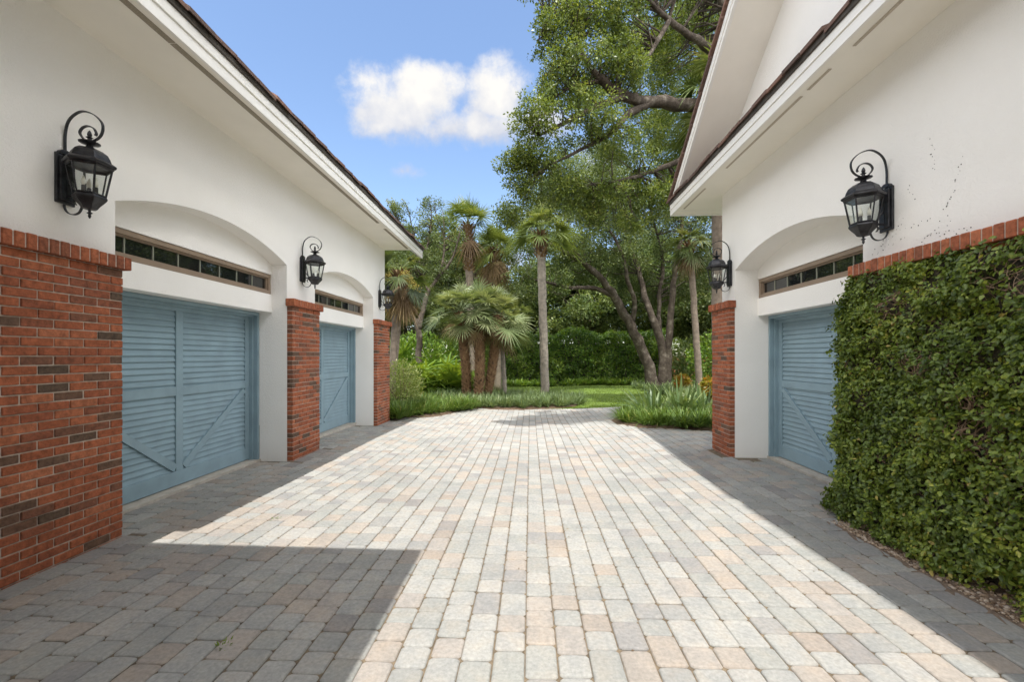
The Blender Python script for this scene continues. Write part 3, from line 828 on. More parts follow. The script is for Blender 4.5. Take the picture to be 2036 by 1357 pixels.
# roof: slab rising to the ridge, then an eave course of tiles
def roof_slab(m, x0, z0, x1, z1, ya, yb, th):
    m.hexa([(x0, ya, z0 - th), (x1, ya, z1 - th), (x1, yb, z1 - th), (x0, yb, z0 - th), (x0, ya, z0), (x1, ya, z1), (x1, yb, z1), (x0, yb, z0)])
rf = MB(); roof_slab(rf, -2.80, 4.285, -8.0, 8.25, 2.13, 11.0, 0.12); roof_slab(rf, -13.2, 4.285, -8.0, 8.25, 2.13, 11.0, 0.12)
roof_slab(rf, -2.90, 4.30, -8.0, 8.25, -6, 2.129, 0.12); roof_slab(rf, -13.2, 4.285, -8.0, 8.25, -6, 2.129, 0.12)
Lroof = rf.build('roof', M['underlay'], LB)
def eave_tiles(m, X, z, ya, yb, sgn, pitch=0.29, seed=1, slope=0.76, rows=1):
    r = np.random.default_rng(seed); y = ya
    while y < yb - 0.02:
        l = min(pitch * r.uniform(0.94, 1.06), yb - y)
        for q in range(rows):
            xo = X - sgn * 0.30 * q; zo = z + 0.30 * slope * q
            t = float(np.clip(r.normal(0.5, 0.25), 0, 1)); dz = r.normal(0, 0.006); tl = r.normal(0, 0.008)
            xf = xo + sgn * (0.0 + r.normal(0, 0.006)); xb = xo - sgn * 0.36; th = 0.038
            zb = zo + 0.36 * slope * 0.85
            p = [(xf, y + .004, zo - th + dz), (xb, y + .004, zb - th), (xb, y + l - .004, zb - th), (xf, y + l - .004, zo - th + dz + tl),
                 (xf, y + .004, zo + dz), (xb, y + .004, zb), (xb, y + l - .004, zb), (xf, y + l - .004, zo + dz + tl)]
            if sgn < 0: p = p[:4][::-1] + p[4:][::-1]
            m.hexa(p, t)
        y += l
tl = MB(); eave_tiles(tl, -2.735, 4.318, 2.13, 11.07, 1, 0.29, 5, 0.76, 3); tl.build('eave_tiles', M['tile'], Lroof)
fb = MB(); fb.box(-2.80, -2.762, 2.13, 11.02, 4.236, 4.285); fb.build('eave_board', M['underlay'], LB)
# sloping verge at the far gable end
vg = MB(); vg.hexa([(-2.83, 10.90, 4.04), (-8.0, 10.90, 7.96), (-8.0, 10.98, 7.96), (-2.83, 10.98, 4.04), (-2.83, 10.90, 4.155), (-8, 10.90, 8.12), (-8, 10.98, 8.12), (-2.83, 10.98, 4.155)])
vg.build('bargeboard', M['trim'], LB)
# unseen house block added to cut sky light, plus the wing shading the foreground
LB_ = LB; LB = empty('house', (-1, -4, 0)); tag(LB, 'unseen added house block behind the court, with the wing whose eave shades the foreground pavers', 'house')
hb = MB(); hb.box(-11, 11, -16, -9.2, -0.15, 4.2); hb.build('wall', M['stucco'], LB)  # main block, out of view, added to limit sky light from behind
hr = MB(); hr.add([(-11.6, -8.5, 4.2), (11.6, -8.5, 4.2), (11.6, -16.6, 4.2), (-11.6, -16.6, 4.2), (-7, -12.5, 6.8), (7, -12.5, 6.8)], [(0, 1, 5, 4), (1, 2, 5), (2, 3, 4, 5), (3, 0, 4), (3, 2, 1, 0)]); hr.build('roof', M['tile'], LB)
wg = MB(); wg.box(-2.9, -1.5, -6, 1.0, -0.15, 4.05); wg.build('wing_wall', M['stucco'], LB)
wr = MB(); wr.box(-2.9, -0.69, -6, 1.81, 4.051, 4.31); wr.build('wing_roof', M['soffit'], LB)

# ---- right garage
RX = 3.045
RB = empty('garage', (RX, 4.5, 0)); tag(RB, 'white stucco garage on the right with a tall gable and one blue louvred door', 'garage', 'garages facing each other across the court')
RD = -0.03
wall_with_arches(RB, RX, 0.50, -3.5, 6.917, 4.05, [(4.046, 6.49, zs + RD, rise)], -1)
garage_bay(RB, -1, 4.046, 6.49, 3.375, 3.525, 2.10, 2.355, 2.64, zs + RD, rise)
e_ = MB(); e_.box(RX + .502, 13, 6.517, 6.917, -0.15, 4.3); e_.build('end_wall', M['stucco'], RB)
brick_pier(RB, 'brick_pier', RX, 2.965, 6.495, 7.10, 2.33, 0.0653, 4, sgn=-1)
brick_pier(RB, 'brick_pier', RX, 2.965, 0.6, 4.03, 2.33, 0.0653, 6, sgn=-1)
sf = MB(); sf.box(2.565, RX, -3.5, 7.79, 4.05, 4.09); sf.box(RX + .001, 9, 6.918, 7.79, 4.05, 4.09)
sf.build('soffit', M['soffit'], RB)
for (a, b) in ((-1, 3.62), (3.9, 4.2), (4.3, 5.9), (6.6, 7.5)):
    vt = MB(); vt.box(2.64, 2.668, a, b, 4.046, 4.0495); vt.build('soffit_vent', M['ventpale'], RB)
ga = MB()
ga.box(2.535, 2.564, -3.5, 7.86, 4.04, 4.14); ga.box(2.523, 2.564, -3.5, 7.862, 4.1405, 4.16); ga.box(2.532, 2.564, -3.5, 7.86, 4.1605, 4.235)
ga.box(2.5645, 9, 7.792, 7.86, 4.04, 4.235); ga.box(2.62, 9, 7.60, 7.62, 4.044, 4.0495)
ga.build('gutter', M['trim'], RB, bevel=0.004)
fb = MB(); fb.box(2.515, 2.56, -3.5, 7.88, 4.236, 4.285); fb.build('eave_board', M['underlay'], RB)
SL, YE, ZE, YA = 0.765, 7.92, 4.32, 1.3
ZA = ZE + SL * (YE - YA); YN = YA - (YE - YA)
def rake_z(y): return ZE + SL * (YE - y) if y >= YA else ZE + SL * (y - YN)
rf = MB()
for (ya, yb) in ((YA, YE - .03), (YN + .03, YA)):
    za, zb = rake_z(ya) - .03, rake_z(yb) - .03
    rf.hexa([(2.58, ya, za - .11), (13, ya, za - .11), (13, yb, zb - .11), (2.58, yb, zb - .11), (2.58, ya, za), (13, ya, za), (13, yb, zb), (2.58, yb, zb)])
# small roof skirt at the foot of the gable
rf.hexa([(2.56, -3.5, 4.20), (3.16, -3.5, 4.45), (3.16, 7.8, 4.45), (2.56, 7.8, 4.20), (2.56, -3.5, 4.285), (3.16, -3.5, 4.60), (3.16, 7.8, 4.60), (2.56, 7.8, 4.285)])
Rroof = rf.build('roof', M['underlay'], RB)
tl = MB(); eave_tiles(tl, 2.485, 4.318, -3.5, 7.93, -1, 0.29, 8, 0.5, 2); tl.build('eave_tiles', M['tile'], Rroof)
# verge tiles up the rake, overlapping
vt2 = MB(); r_ = np.random.default_rng(9)
y = YE; L_ = 0.36
for sgn_, y_a in ((-1, YE), (1, YN)):
    k = 0
    while True:
        ya = y_a + sgn_ * L_ * k; yb = ya + sgn_ * (L_ + 0.04); k += 1
        if (yb - YA) * sgn_ > 0.05: break
        za, zb = rake_z(ya), rake_z(yb); o1 = 0.030; dx = r_.normal(0, 0.004); t = float(np.clip(r_.normal(0.5, 0.2), 0, 1))
        p = [(2.505 + dx, ya, za - .055 + o1), (3.1, ya, za - .03 + o1), (3.1, yb, zb - .03 + .004), (2.505 + dx, yb, zb - .055),
             (2.505 + dx, ya, za + o1), (3.1, ya, za + o1), (3.1, yb, zb), (2.505 + dx, yb, zb)]
        vt2.hexa(p, t)
vt2.build('verge_tiles', M['tile'], Rroof)
bg = MB()
for (ya, yb) in ((YA, YE - .06), (YN + .06, YA)):
    for (xa, xb, t0, t1) in ((2.545, 2.58, -.175, -.062), (2.558, 2.60, -.245, -.176)):
        za, zb = rake_z(ya), rake_z(yb)
        bg.hexa([(xa, ya, za + t0), (xb, ya, za + t0), (xb, yb, zb + t0), (xa, yb, zb + t0), (xa, ya, za + t1), (xb, ya, za + t1), (xb, yb, zb + t1), (xa, yb, zb + t1)])
bg.build('bargeboard', M['trim'], RB)
rs = MB()
for (ya, yb) in ((YA, YE - .2), (YN + .2, YA)):
    za, zb = rake_z(ya), rake_z(yb)
    rs.hexa([(2.601, ya, za - .235), (3.3, ya, za - .235), (3.3, yb, zb - .235), (2.601, yb, zb - .235), (2.601, ya, za - .16), (3.3, ya, za - .16), (3.3, yb, zb - .16), (2.601, yb, zb - .16)])
rs.build('rake_soffit', M['soffit'], RB)
gw = MB(); gw.add([(3.165, YE - .25, 4.2), (3.165, YN + .25, 4.2), (3.165, YN + .25, rake_z(YN + .25) - .2), (3.165, YA, ZA - .2), (3.165, YE - .25, rake_z(YE - .25) - .2)], [(0, 1, 2, 3, 4)])
gw.add([(3.4, YE - .25, 4.2), (3.4, YN + .25, 4.2), (3.4, YN + .25, rake_z(YN + .25) - .2), (3.4, YA, ZA - .2), (3.4, YE - .25, rake_z(YE - .25) - .2)], [(4, 3, 2, 1, 0)])
gw.build('gable_wall', M['stucco'], RB)
# marks left on the stucco by the climbing plant
mk = MB(); r_ = np.random.default_rng(5)
def trail(p, q, n, s0=0.004):
    for k in range(n):
        f = k / max(1, n - 1); px = p[0] + (q[0] - p[0]) * f + r_.normal(0, 3); py = p[1] + (q[1] - p[1]) * f + r_.normal(0, 3)
        u = (px - CX) / FPX; dx = u * RT[0] + FW[0]; d = RX / dx; w = W(px, py, d); s = s0 * r_.uniform(0.5, 1.4)
        mk.add([(RX - .0025, w[1] + s * math.cos(a), w[2] + s * math.sin(a)) for a in np.linspace(0, 2 * math.pi, 7)[:-1]], [(0, 1, 2, 3, 4, 5)])
for p, q, n in (((1852, 280), (1860, 340), 12), ((1918, 315), (1880, 420), 14), ((1806, 370), (1820, 392), 5), ((1800, 440), (1735, 505), 12), ((1790, 455), (1850, 440), 8), ((1840, 470), (1930, 455), 14),
                 ((1740, 520), (1830, 490), 16), ((1830, 500), (1870, 440), 8), ((1885, 405), (1885, 470), 7), ((1745, 505), (1800, 470), 10), ((1850, 470), (1800, 510), 9)):
    trail(p, q, n)
mk.build('vine_marks', M['underlay'], RB)['kind'] = 'stuff'

# ================================================================== LANTERNS
def make_lantern():
    root = empty('wall_lantern', (0, 0, 0))
    c = (0.205, 0, 0)         # lantern axis; z measured from the ground (base 2.53 .. 3.33)
    bp = MB(); 
    bp.box(0.002, 0.022, -.066, .066, 2.635, 3.005); bp.box(0.022, 0.040, -.050, .050, 2.66, 2.985)
    for k in range(9):
        a0, a1 = math.pi * k / 9, math.pi * (k + 1) / 9
        bp.add([(0.003, .05 * math.cos(a0), 3.005 + .035 * math.sin(a0)), (0.003, .05 * math.cos(a1), 3.005 + .035 * math.sin(a1)), (0.003, 0, 3.005),
                (0.03, .05 * math.cos(a0), 3.005 + .035 * math.sin(a0)), (0.03, .05 * math.cos(a1), 3.005 + .035 * math.sin(a1)), (0.03, 0, 3.005)], [(3, 4, 5), (0, 1, 4, 3)])
    bp.build('backplate', M['black'], root, bevel=0.005)
    # big scroll: flat iron strip, sweeping over the top and curling in
    def strip(pts, w=0.017, th=0.006):
        m = MB(); n = len(pts); b0 = 0
        pts = [np.array(p) for p in pts]
        for i, p in enumerate(pts):
            d = pts[min(i + 1, n - 1)] - pts[max(i - 1, 0)]; d /= np.linalg.norm(d); nn = np.array([-d[1], d[0]]) * th / 2
            for q in (p - nn, p + nn):
                m.v += [(q[0], -w / 2, q[1]), (q[0], w / 2, q[1])]
        for i in range(n - 1):
            a = i * 4; b = a + 4
            for f in ((a, b, b + 1, a + 1), (a + 2, a + 3, b + 3, b + 2), (a, a + 2, b + 2, b), (a + 1, b + 1, b + 3, a + 3)): m.f.append(f); m.t.append(.5)
        return m
    def spline(c, k=7):
        c = [np.array(p, float) for p in c]; out = []
        for i in range(len(c) - 1):
            p0, p1, p2, p3 = c[max(i - 1, 0)], c[i], c[i + 1], c[min(i + 2, len(c) - 1)]
            for t in np.linspace(0, 1, k + 1)[:-1]:
                out.append(0.5 * ((2 * p1) + (-p0 + p2) * t + (2 * p0 - 5 * p1 + 4 * p2 - p3) * t * t + (-p0 + 3 * p1 - 3 * p2 + p3) * t ** 3))
        return out + [c[-1]]
    strip(spline([(.014, 3.0), (.016, 3.17), (.05, 3.272), (.139, 3.328), (.238, 3.302), (.305, 3.23), (.296, 3.15), (.236, 3.106), (.170, 3.115), (.130, 3.166), (.148, 3.204), (.19, 3.218), (.235, 3.202), (.258, 3.162), (.250, 3.145)]), 0.018, 0.007).build('scroll_arm', M['black'], root)
    strip(spline([(.012, 2.665), (.008, 2.62), (.03, 2.578), (.078, 2.558), (.125, 2.575), (.147, 2.625), (.130, 2.668), (.095, 2.678), (.085, 2.655), (.098, 2.632)]), 0.016, 0.006).build('lower_scroll', M['black'], root)
    lo = MB(); lo.box(0.036, 0.13, -.009, .009, 2.688, 2.703); lo.box(0.036, 0.09, -.010, .010, 2.925, 2.94); lo.tube([(0.037, 0, 2.81), (0.12, 0, 2.695)], 0.006, 6); lo.box(0.0365, .044, -.012, .012, 2.66, 2.95)
    lo.build('bracket', M['black'], root)
    n = 6; ro = rad(30)
    body = MB()
    body.lathe([(0.140, 2.915), (0.154, 2.923), (0.157, 2.936), (0.142, 2.948), (0.127, 2.958), (0.119, 2.985), (0.105, 3.014), (0.074, 3.038), (0.03, 3.052), (0.022, 3.066), (0.020, 3.078)], c, n, rot=ro)
    body.build('roof', M['black'], root, bevel=0.004)
    fi = MB(); fi.lathe([(0.02, 3.074), (0.062, 3.088), (0.064, 3.093), (0.03, 3.104), (0.013, 3.112), (0.013, 3.125), (0.022, 3.131), (0.010, 3.138), (0.015, 3.152), (0.010, 3.172), (0.002, 3.185)], c, 12)
    fi.build('finial', M['black'], root, smooth=False)
    bo = MB(); bo.lathe([(0.004, 2.528), (0.011, 2.545), (0.009, 2.562), (0.020, 2.568), (0.008, 2.577), (0.010, 2.592), (0.045, 2.598), (0.060, 2.622), (0.086, 2.652), (0.098, 2.668), (0.104, 2.680), (0.099, 2.694), (0.085, 2.697)], c, n, rot=ro)
    bo.build('base', M['black'], root, bevel=0.003)
    cg = MB(); gl = MB()
    rb, rt, z0, z1 = 0.090, 0.131, 2.694, 2.922
    for k in range(n):
        a = ro + 2 * math.pi * k / n; a2 = ro + 2 * math.pi * (k + 1) / n
        p = [np.array([c[0] + rr * math.cos(an), rr * math.sin(an), z]) for rr, an, z in ((rb, a, z0), (rt, a, z1))]
        cg.tube(p, 0.0070, 4)
        q = [np.array([c[0] + rr * math.cos(an), rr * math.sin(an), z]) for rr, an, z in ((rb, a2, z0), (rt, a2, z1))]
        cg.tube([p[1] - [0, 0, .012], q[1] - [0, 0, .012]], 0.010, 4); cg.tube([p[0] + [0, 0, .008], q[0] + [0, 0, .008]], 0.009, 4)
        s = 0.97
        def sh(v): return (c[0] + (v[0] - c[0]) * s, v[1] * s, v[2])
        gl.add([sh(p[0]), sh(q[0]), sh(q[1]), sh(p[1])], [(0, 1, 2, 3)])
    cg.build('cage', M['black'], root); gl.build('glass', M['lglass'], root)
    for k in range(3):
        a = rad(20 + 120 * k); p = (c[0] + .038 * math.cos(a), .038 * math.sin(a), 0)
        cd = MB(); cd.lathe([(0.013, 2.694), (0.013, 2.762), (0.010, 2.764)], p, 10); cdo = cd.build('candle', M['candle'], root)
        bl = MB(); bl.lathe([(0.007, 2.764), (0.015, 2.782), (0.016, 2.795), (0.010, 2.815), (0.002, 2.836)], p, 10); bl.build('bulb', M['bulb'], cdo, smooth=True)
    return root
lan = make_lantern()
spots = [((LX, 3.05, 0), 0, 'black scrolled lantern nearest the camera on the left garage wall'),
         ((LX, 6.39, 0), 0, 'black scrolled lantern between the two doors of the left garage'),
         ((LX, 9.74, 0), 0, 'black scrolled lantern at the far corner of the left garage'),
         ((RX, 3.77, -0.07), math.pi, 'black scrolled lantern above the fig covered pier on the right garage'),
         ((RX, 6.64, -0.07), math.pi, 'black scrolled lantern at the far corner of the right garage')]
for i, (p, rz, lb) in enumerate(spots):
    o = lan if i == 0 else copy_tree(lan)
    o.location = p; o.rotation_euler = (0, 0, rz)
    tag(o, lb, 'lantern', 'wall lanterns on the two garages')

# ================================================================== CREEPING FIG ON THE RIGHT PIER
def creeping_fig():
    r = np.random.default_rng(21)
    root = empty('creeping_fig', (2.9, 2.8, 0)); tag(root, 'dense clipped creeping fig covering the brick pier of the right garage', 'climbing plant')
    def surf(s, z):
        """s runs along the pier face then round its far end"""
        L1 = 3.05
        nz = 0.075 * mnoise.noise(Vector((s * 2.6, z * 2.6, 3))) + 0.10 * mnoise.noise(Vector((s * 6.5, z * 6.5, 9)))
        bulge = 0.085 + 0.035 * math.exp(-((z - 0.15) / 0.25) ** 2) * (0.6 + mnoise.noise(Vector((s * 1.5, 0, 1)))) + 0.03 * math.sin(z * 2.2) + nz
        if z > 2.05: bulge *= max(0.35, 1 - (z - 2.05) / 0.32)
        endr = 0.16 + 0.05 * mnoise.noise(Vector((0, z * 1.7, 5))) + (0.26 * (1 - z / 0.35) if z < 0.35 else 0)
        y_end = 4.03 + endr * (1 if z < 1.95 else max(0.1, 1 - (z - 1.95) / 0.3))
        if s < L1:
            return np.array([2.965 - bulge, 1.0 + s, z]), np.array([-1.0, 0, 0.15])
        q = s - L1
        a = min(1, q / 0.2) * math.pi / 2; rr = bulge
        x = 2.965 - bulge * math.cos(a); y = 4.03 + (y_end - 4.03) * math.sin(a)
        if q > 0.2: x += (q - 0.2) * 1.0
        return np.array([x, y, z]), np.array([-math.cos(a), math.sin(a), 0.15])
    P, N = [], []
    n = 50000
    bare = [(1.62, 1.98, 0.22, 0.13), (2.55, 1.93, 0.20, 0.13), (1.25, 1.75, 0.18, 0.3), (2.3, 1.45, .12, .1), (1.9, 1.1, 0.1, 0.14), (1.55, .75, .1, .1)]
    while len(P) < n:
        s = 0.35 + r.random() * 3.0 + (0 if r.random() < .88 else 0); s = r.uniform(0.35, 3.48); z = r.uniform(0.0, 2.255)
        skip = False
        for (bs, bz, sa, sb) in bare:
            if ((s - bs) / sa) ** 2 + ((z - bz) / sb) ** 2 < 1 and r.random() < 0.8: skip = True
        if mnoise.noise(Vector((s * 5.2, z * 5.2, 17))) < -0.22 and r.random() < 0.68: skip = True
        if skip: continue
        p, nn = surf(s, z)
        p = p - nn * abs(r.normal(0, 0.035)) + nn * (0.03 * r.random() if r.random() < .8 else r.uniform(0, 0.07))
        p[2] = max(p[2], 0.01)
        if s < 3.05: p[0] = min(p[0], 2.95)
        P.append(p); N.append(nn)
    for i in range(520):
        s, z = r.uniform(.35, 3.45), r.uniform(0.03, 2.12); p, nn = surf(s, z)
        d = norm(nn + r.normal(0, .55, 3) + np.array([0, 0, r.uniform(-.5, .5)])); l = r.uniform(.05, .13)
        for k in range(12):
            q = p + d * l * (k / 11) - np.array([0, 0, .25 * l * (k / 11) ** 2]) + r.normal(0, .006, 3)
            if s < 3.05: q[0] = min(q[0], 2.95)
            q[2] = max(q[2], .01); P.append(q); N.append(nn * .6 + np.array([0, 0, .7]))
    P = np.array(P); N = np.array(N)
    m = len(P)
    Nn = norm(N + r.normal(0, 0.55, (m, 3)) + np.array([0, 0, 0.35]))
    D = norm(np.cross(Nn, r.normal(0, 1, (m, 3))) + np.array([-0.2, 0, -0.35]))
    L = r.uniform(0.020, 0.045, m)
    # six-point leaf, folded on the midrib
    S = norm(np.cross(D, Nn)); N2 = np.cross(S, D); Lc = L[:, None]; w = (L * r.uniform(0.55, 0.75, m))[:, None]
    pts = [P, P + .28 * Lc * D + .46 * w * S + .10 * w * N2, P + .68 * Lc * D + .36 * w * S + .08 * w * N2, P + Lc * D - .1 * Lc * N2,
           P + .68 * Lc * D - .36 * w * S + .08 * w * N2, P + .28 * Lc * D - .46 * w * S + .10 * w * N2]
    V = np.stack(pts, 1).reshape(-1, 3)
    b = (np.arange(m) * 6)[:, None]
    F = np.stack([b + np.array([[0, 1, 2, 3]]), b + np.array([[0, 3, 4, 5]])], 1).reshape(-1, 4)
    cl = np.array([mnoise.noise(Vector(p * 3.0)) for p in P]) * 0.35
    t = np.clip(0.45 + cl + r.normal(0, 0.2, m), 0, 1)
    npmesh('leaves', V, F, M['ivy'], root, np.repeat(t, 2))
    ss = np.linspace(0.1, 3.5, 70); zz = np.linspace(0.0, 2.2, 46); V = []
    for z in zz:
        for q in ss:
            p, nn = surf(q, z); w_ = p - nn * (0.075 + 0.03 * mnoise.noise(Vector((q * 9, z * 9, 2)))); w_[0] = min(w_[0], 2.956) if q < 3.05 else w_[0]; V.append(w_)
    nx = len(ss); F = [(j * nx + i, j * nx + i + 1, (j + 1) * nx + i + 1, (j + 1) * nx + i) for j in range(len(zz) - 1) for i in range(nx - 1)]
    npmesh('shaded_stem_mat', V, F, M['mat'], root, None, True)  # dark backing sheet: stem layer with the interior's shade in its colour
    st = MB()
    def runner(s, z, a, n, step, rr, lift):
        pts = []
        for k in range(n):
            s = min(max(s + math.cos(a) * step, .3), 3.4); z = min(max(z + math.sin(a) * step, 0.02), 2.2); a += r.normal(0, 0.55)
            p, nn = surf(s, z); pts.append(p - nn * (0.03 - lift + r.uniform(-.012, .012)))
        st.tube(pts, [rr * (1 - .6 * k / n) for k in range(n)], 4, cap=False)
    for i in range(170): runner(r.uniform(.4, 3.3), r.uniform(0.0, 2.1), r.uniform(0, 6.28), 14, 0.045, r.uniform(.0025, .005), 0.0)
    for (bs, bz, sa, sb) in bare:
        for i in range(44): runner(bs + r.normal(0, sa * .6), bz + r.normal(0, sb * .6), r.uniform(0, 6.28), 10, 0.035, r.uniform(.002, .005), r.uniform(-.02, .03))
    st.build('stems', M['twig'], root)
creeping_fig()

# ================================================================== PLANTING
def pts_in(fn, n, box, r):
    out = []
    while len(out) < n:
        x, y = r.uniform(box[0], box[1]), r.uniform(box[2], box[3])
        if fn(x, y): out.append((x, y, float(G(x, y)) + 0.03))
    return np.array(out)
r1 = np.random.default_rng(31)
# border grass: left, centre island, right
P = pts_in(lambda x, y: x < -3.30 + 1.05 * max(0, (y - 10.2) / 2.4) ** 1.6 + 0.12 and x > -6.2 and y < 13.4, 520, (-6.2, -1.6, 10.25, 13.4), r1)
V, F, t = tuft_field(P, 36, 0.64, 0.017, (0.15, 1.0), 0.45, r1)
tag(npmesh('border_grass', V, F, M['lirio'], None, t), 'arching green border grass beside the far brick pier of the left garage', 'border grass', 'clumps of border grass', 'stuff')
P = pts_in(lambda x, y: ((x + 0.75) / 2.75) ** 2 + ((y - 15.3) / 1.75) ** 2 < 1, 620, (-3.6, 2.1, 13.5, 17.2), r1)
V, F, t = tuft_field(P, 34, 0.56, 0.018, (0.1, 1.0), 0.45, r1)
tag(npmesh('border_grass', V, F, M['lirio2'], None, t), 'grey green border grass filling the island bed under the palms', 'border grass', 'clumps of border grass', 'stuff')
P = pts_in(lambda x, y: ((x - BED_C[0]) / 1.95) ** 2 + ((y - BED_C[1]) / 1.65) ** 2 < 1 and (y < 10.4 or x < 2.9), 260, (2.1, 6.2, 8.9, 12.3), r1)
V, F, t = tuft_field(P, 40, 0.60, 0.018, (0.15, 1.05), 0.5, r1)
tag(npmesh('border_grass', V, F, M['lirio'], None, t), 'arching green border grass by the far pier of the right garage', 'border grass', 'clumps of border grass', 'stuff')
# low fern edging before the hedge
P = np.concatenate([pts_in(lambda x, y: True, 230, (-2.5, 8.5, 23.6, 25.2), r1)])
V, F, t = tuft_field(P, 26, 0.55, 0.045, (0.2, 1.1), 0.5, r1)
tag(npmesh('fern_edging', V, F, M['phil'], None, t), 'low yellow green ferns edging the lawn below the hedge', 'ferns', None, 'stuff')
P = pts_in(lambda x, y: True, 160, (5.0, 9.5, 15.5, 23.5), r1)
V, F, t = tuft_field(P, 30, 0.6, 0.03, (0.15, 1.0), 0.5, r1)
tag(npmesh('shade_grass', V, F, M['lirio2'], None, t), 'dark strappy ground cover around the oak trunks', 'ground cover', None, 'stuff')

# strap-leaved clump right
def strap_clump(label, c, n, L, wd, seed, spreadx=0.9):
    r = np.random.default_rng(seed); root = empty('strap_plant', c); tag(root, label, 'strappy plant', 'strap leaved plants by the right garage')
    az = r.uniform(0, 6.28, n); ln = np.abs(r.normal(0.5, 0.35, n))
    h = np.stack([np.cos(az), np.sin(az), 0 * az], 1)
    D = norm(h * np.sin(ln)[:, None] + np.array([0, 0, 1]) * np.cos(ln)[:, None])
    S = norm(np.stack([-np.sin(az), np.cos(az), r.normal(0, 0.3, n)], 1))
    P = np.array(c) + h * r.uniform(0, 0.25, n)[:, None] * np.array([spreadx, 1, 0])
    V, F, k = blades(P, D, S, L * r.uniform(0.6, 1.15, n), np.full(n, wd) * r.uniform(.7, 1.2, n), 0.35 * r.uniform(0.2, 1.5, n), (0.45, 0.8, 1.0, 0.95, 0.6, 0.03))
    npmesh('leaves', V, F, M['strap'], root, np.clip(np.repeat(r.normal(0.5, 0.22, n), k), 0, 1))
for i, (px, d, n, L, lb) in enumerate([(1300, 10.6, 60, 1.05, 'grey green strap leaved plant spilling toward the court at the end of the row'),
                                       (1352, 10.4, 70, 1.15, 'tallest strap leaved plant in the middle of the right bed'),
                                       (1400, 10.2, 60, 1.05, 'strap leaved plant tucked behind the brick pier of the right garage')]):
    c = ground_at(px, d); c[2] += 0.05; strap_clump(lb, c, n, L, 0.075, 50 + i)

def leafy_shrub(name, label, cat, c, R, n, leaf, mleaf, seed, aspect=0.5, per=1, group=None, flat=1.0):
    r = np.random.default_rng(seed); root = empty(name, (c[0], c[1], c[2])); tag(root, label, cat, group)
    cc = np.array(c) + np.array([0, 0, R[2] * 0.9])
    d = norm(r.normal(size=(n, 3))); rr = r.random(n) ** 0.35
    wob = np.array([1 + 0.25 * mnoise.noise(Vector(x * 2.2) + Vector((seed, 0, 0))) for x in d])
    P = cc + d * (rr * wob)[:, None] * np.array(R)
    P[:, 2] = np.maximum(P[:, 2], c[2] + .02)
    D = norm(d + r.normal(size=(n, 3)) * 0.6 + np.array([0, 0, .3])); N = norm(d * .6 + r.normal(size=(n, 3)) * .5 + np.array([0, 0, .6]))
    L = leaf * r.uniform(.6, 1.25, n); V, F = leaf_arrays(P, D, N, L, L * aspect)
    npmesh('leaves', V, F, M[mleaf], root, np.clip(r.normal(.5, .22, n), 0, 1))
    st = MB()
    for i in range(14):
        q = P[r.integers(0, n)]; st.tube([np.array(c), (np.array(c) + q) / 2 + r.normal(0, .05, 3), q], [.02, .014, .006], 5)
    st.build('stems', M['twig'], root)
    return root
leafy_shrub('variegated_bush', 'rounded pale variegated bush rising out of the border grass beside the left garage', 'bush', ground_at(795, 12.2), (0.62, 0.6, 0.78), 4200, 0.075, 'varieg', 61, 0.4)

# large-leaved philodendrons / palmettos left of the fan palms
def philodendron(label, c, n, L, seed, mleaf='phil', wd=0.10, group='large leaved plants left of the fan palms', nseg=11):
    r = np.random.default_rng(seed); root = empty('philodendron', c); tag(root, label, 'philodendron', group)
    parts = []; st = MB()
    for i in range(n):
        a = i * 2.4 + r.normal(0, .2); e = rad(r.uniform(10, 75)); o = np.array([math.cos(a) * math.cos(e), math.sin(a) * math.cos(e), math.sin(e)])
        fan_frond(parts, st, np.array(c) + np.array([0, 0, .1]), o, L * r.uniform(.6, 1.1), L * 0.55 * r.uniform(.8, 1.15), nseg, rad(300), .25, wd, r.uniform(.25, .8), r)
    V, F, t = merge(parts); npmesh('leaves', V, F, M[mleaf], root, t); st.build('leaf_stalks', M['phil'], root)
for i, (px, d, n, L, lb) in enumerate([(845, 17.5, 30, 1.5, 'big lobed philodendron in front of the forked tree trunk'),
                                       (880, 18.0, 34, 1.6, 'bright yellow green philodendron between the forked tree and the fan palms'),
                                       (910, 17.2, 26, 1.2, 'low philodendron against the fan palm trunks'),
                                       (800, 16.0, 30, 1.6, 'philodendron rising behind the variegated bush')]):
    philodendron(lb, ground_at(px, d), n, L, 70 + i)
for i, (px, d, n, L) in enumerate([(780, 22, 26, 2.6)]):
    philodendron('tall dark cycad like plant behind the far lantern of the left garage', ground_at(px, d), n, L, 90 + i, 'hedge', .13)

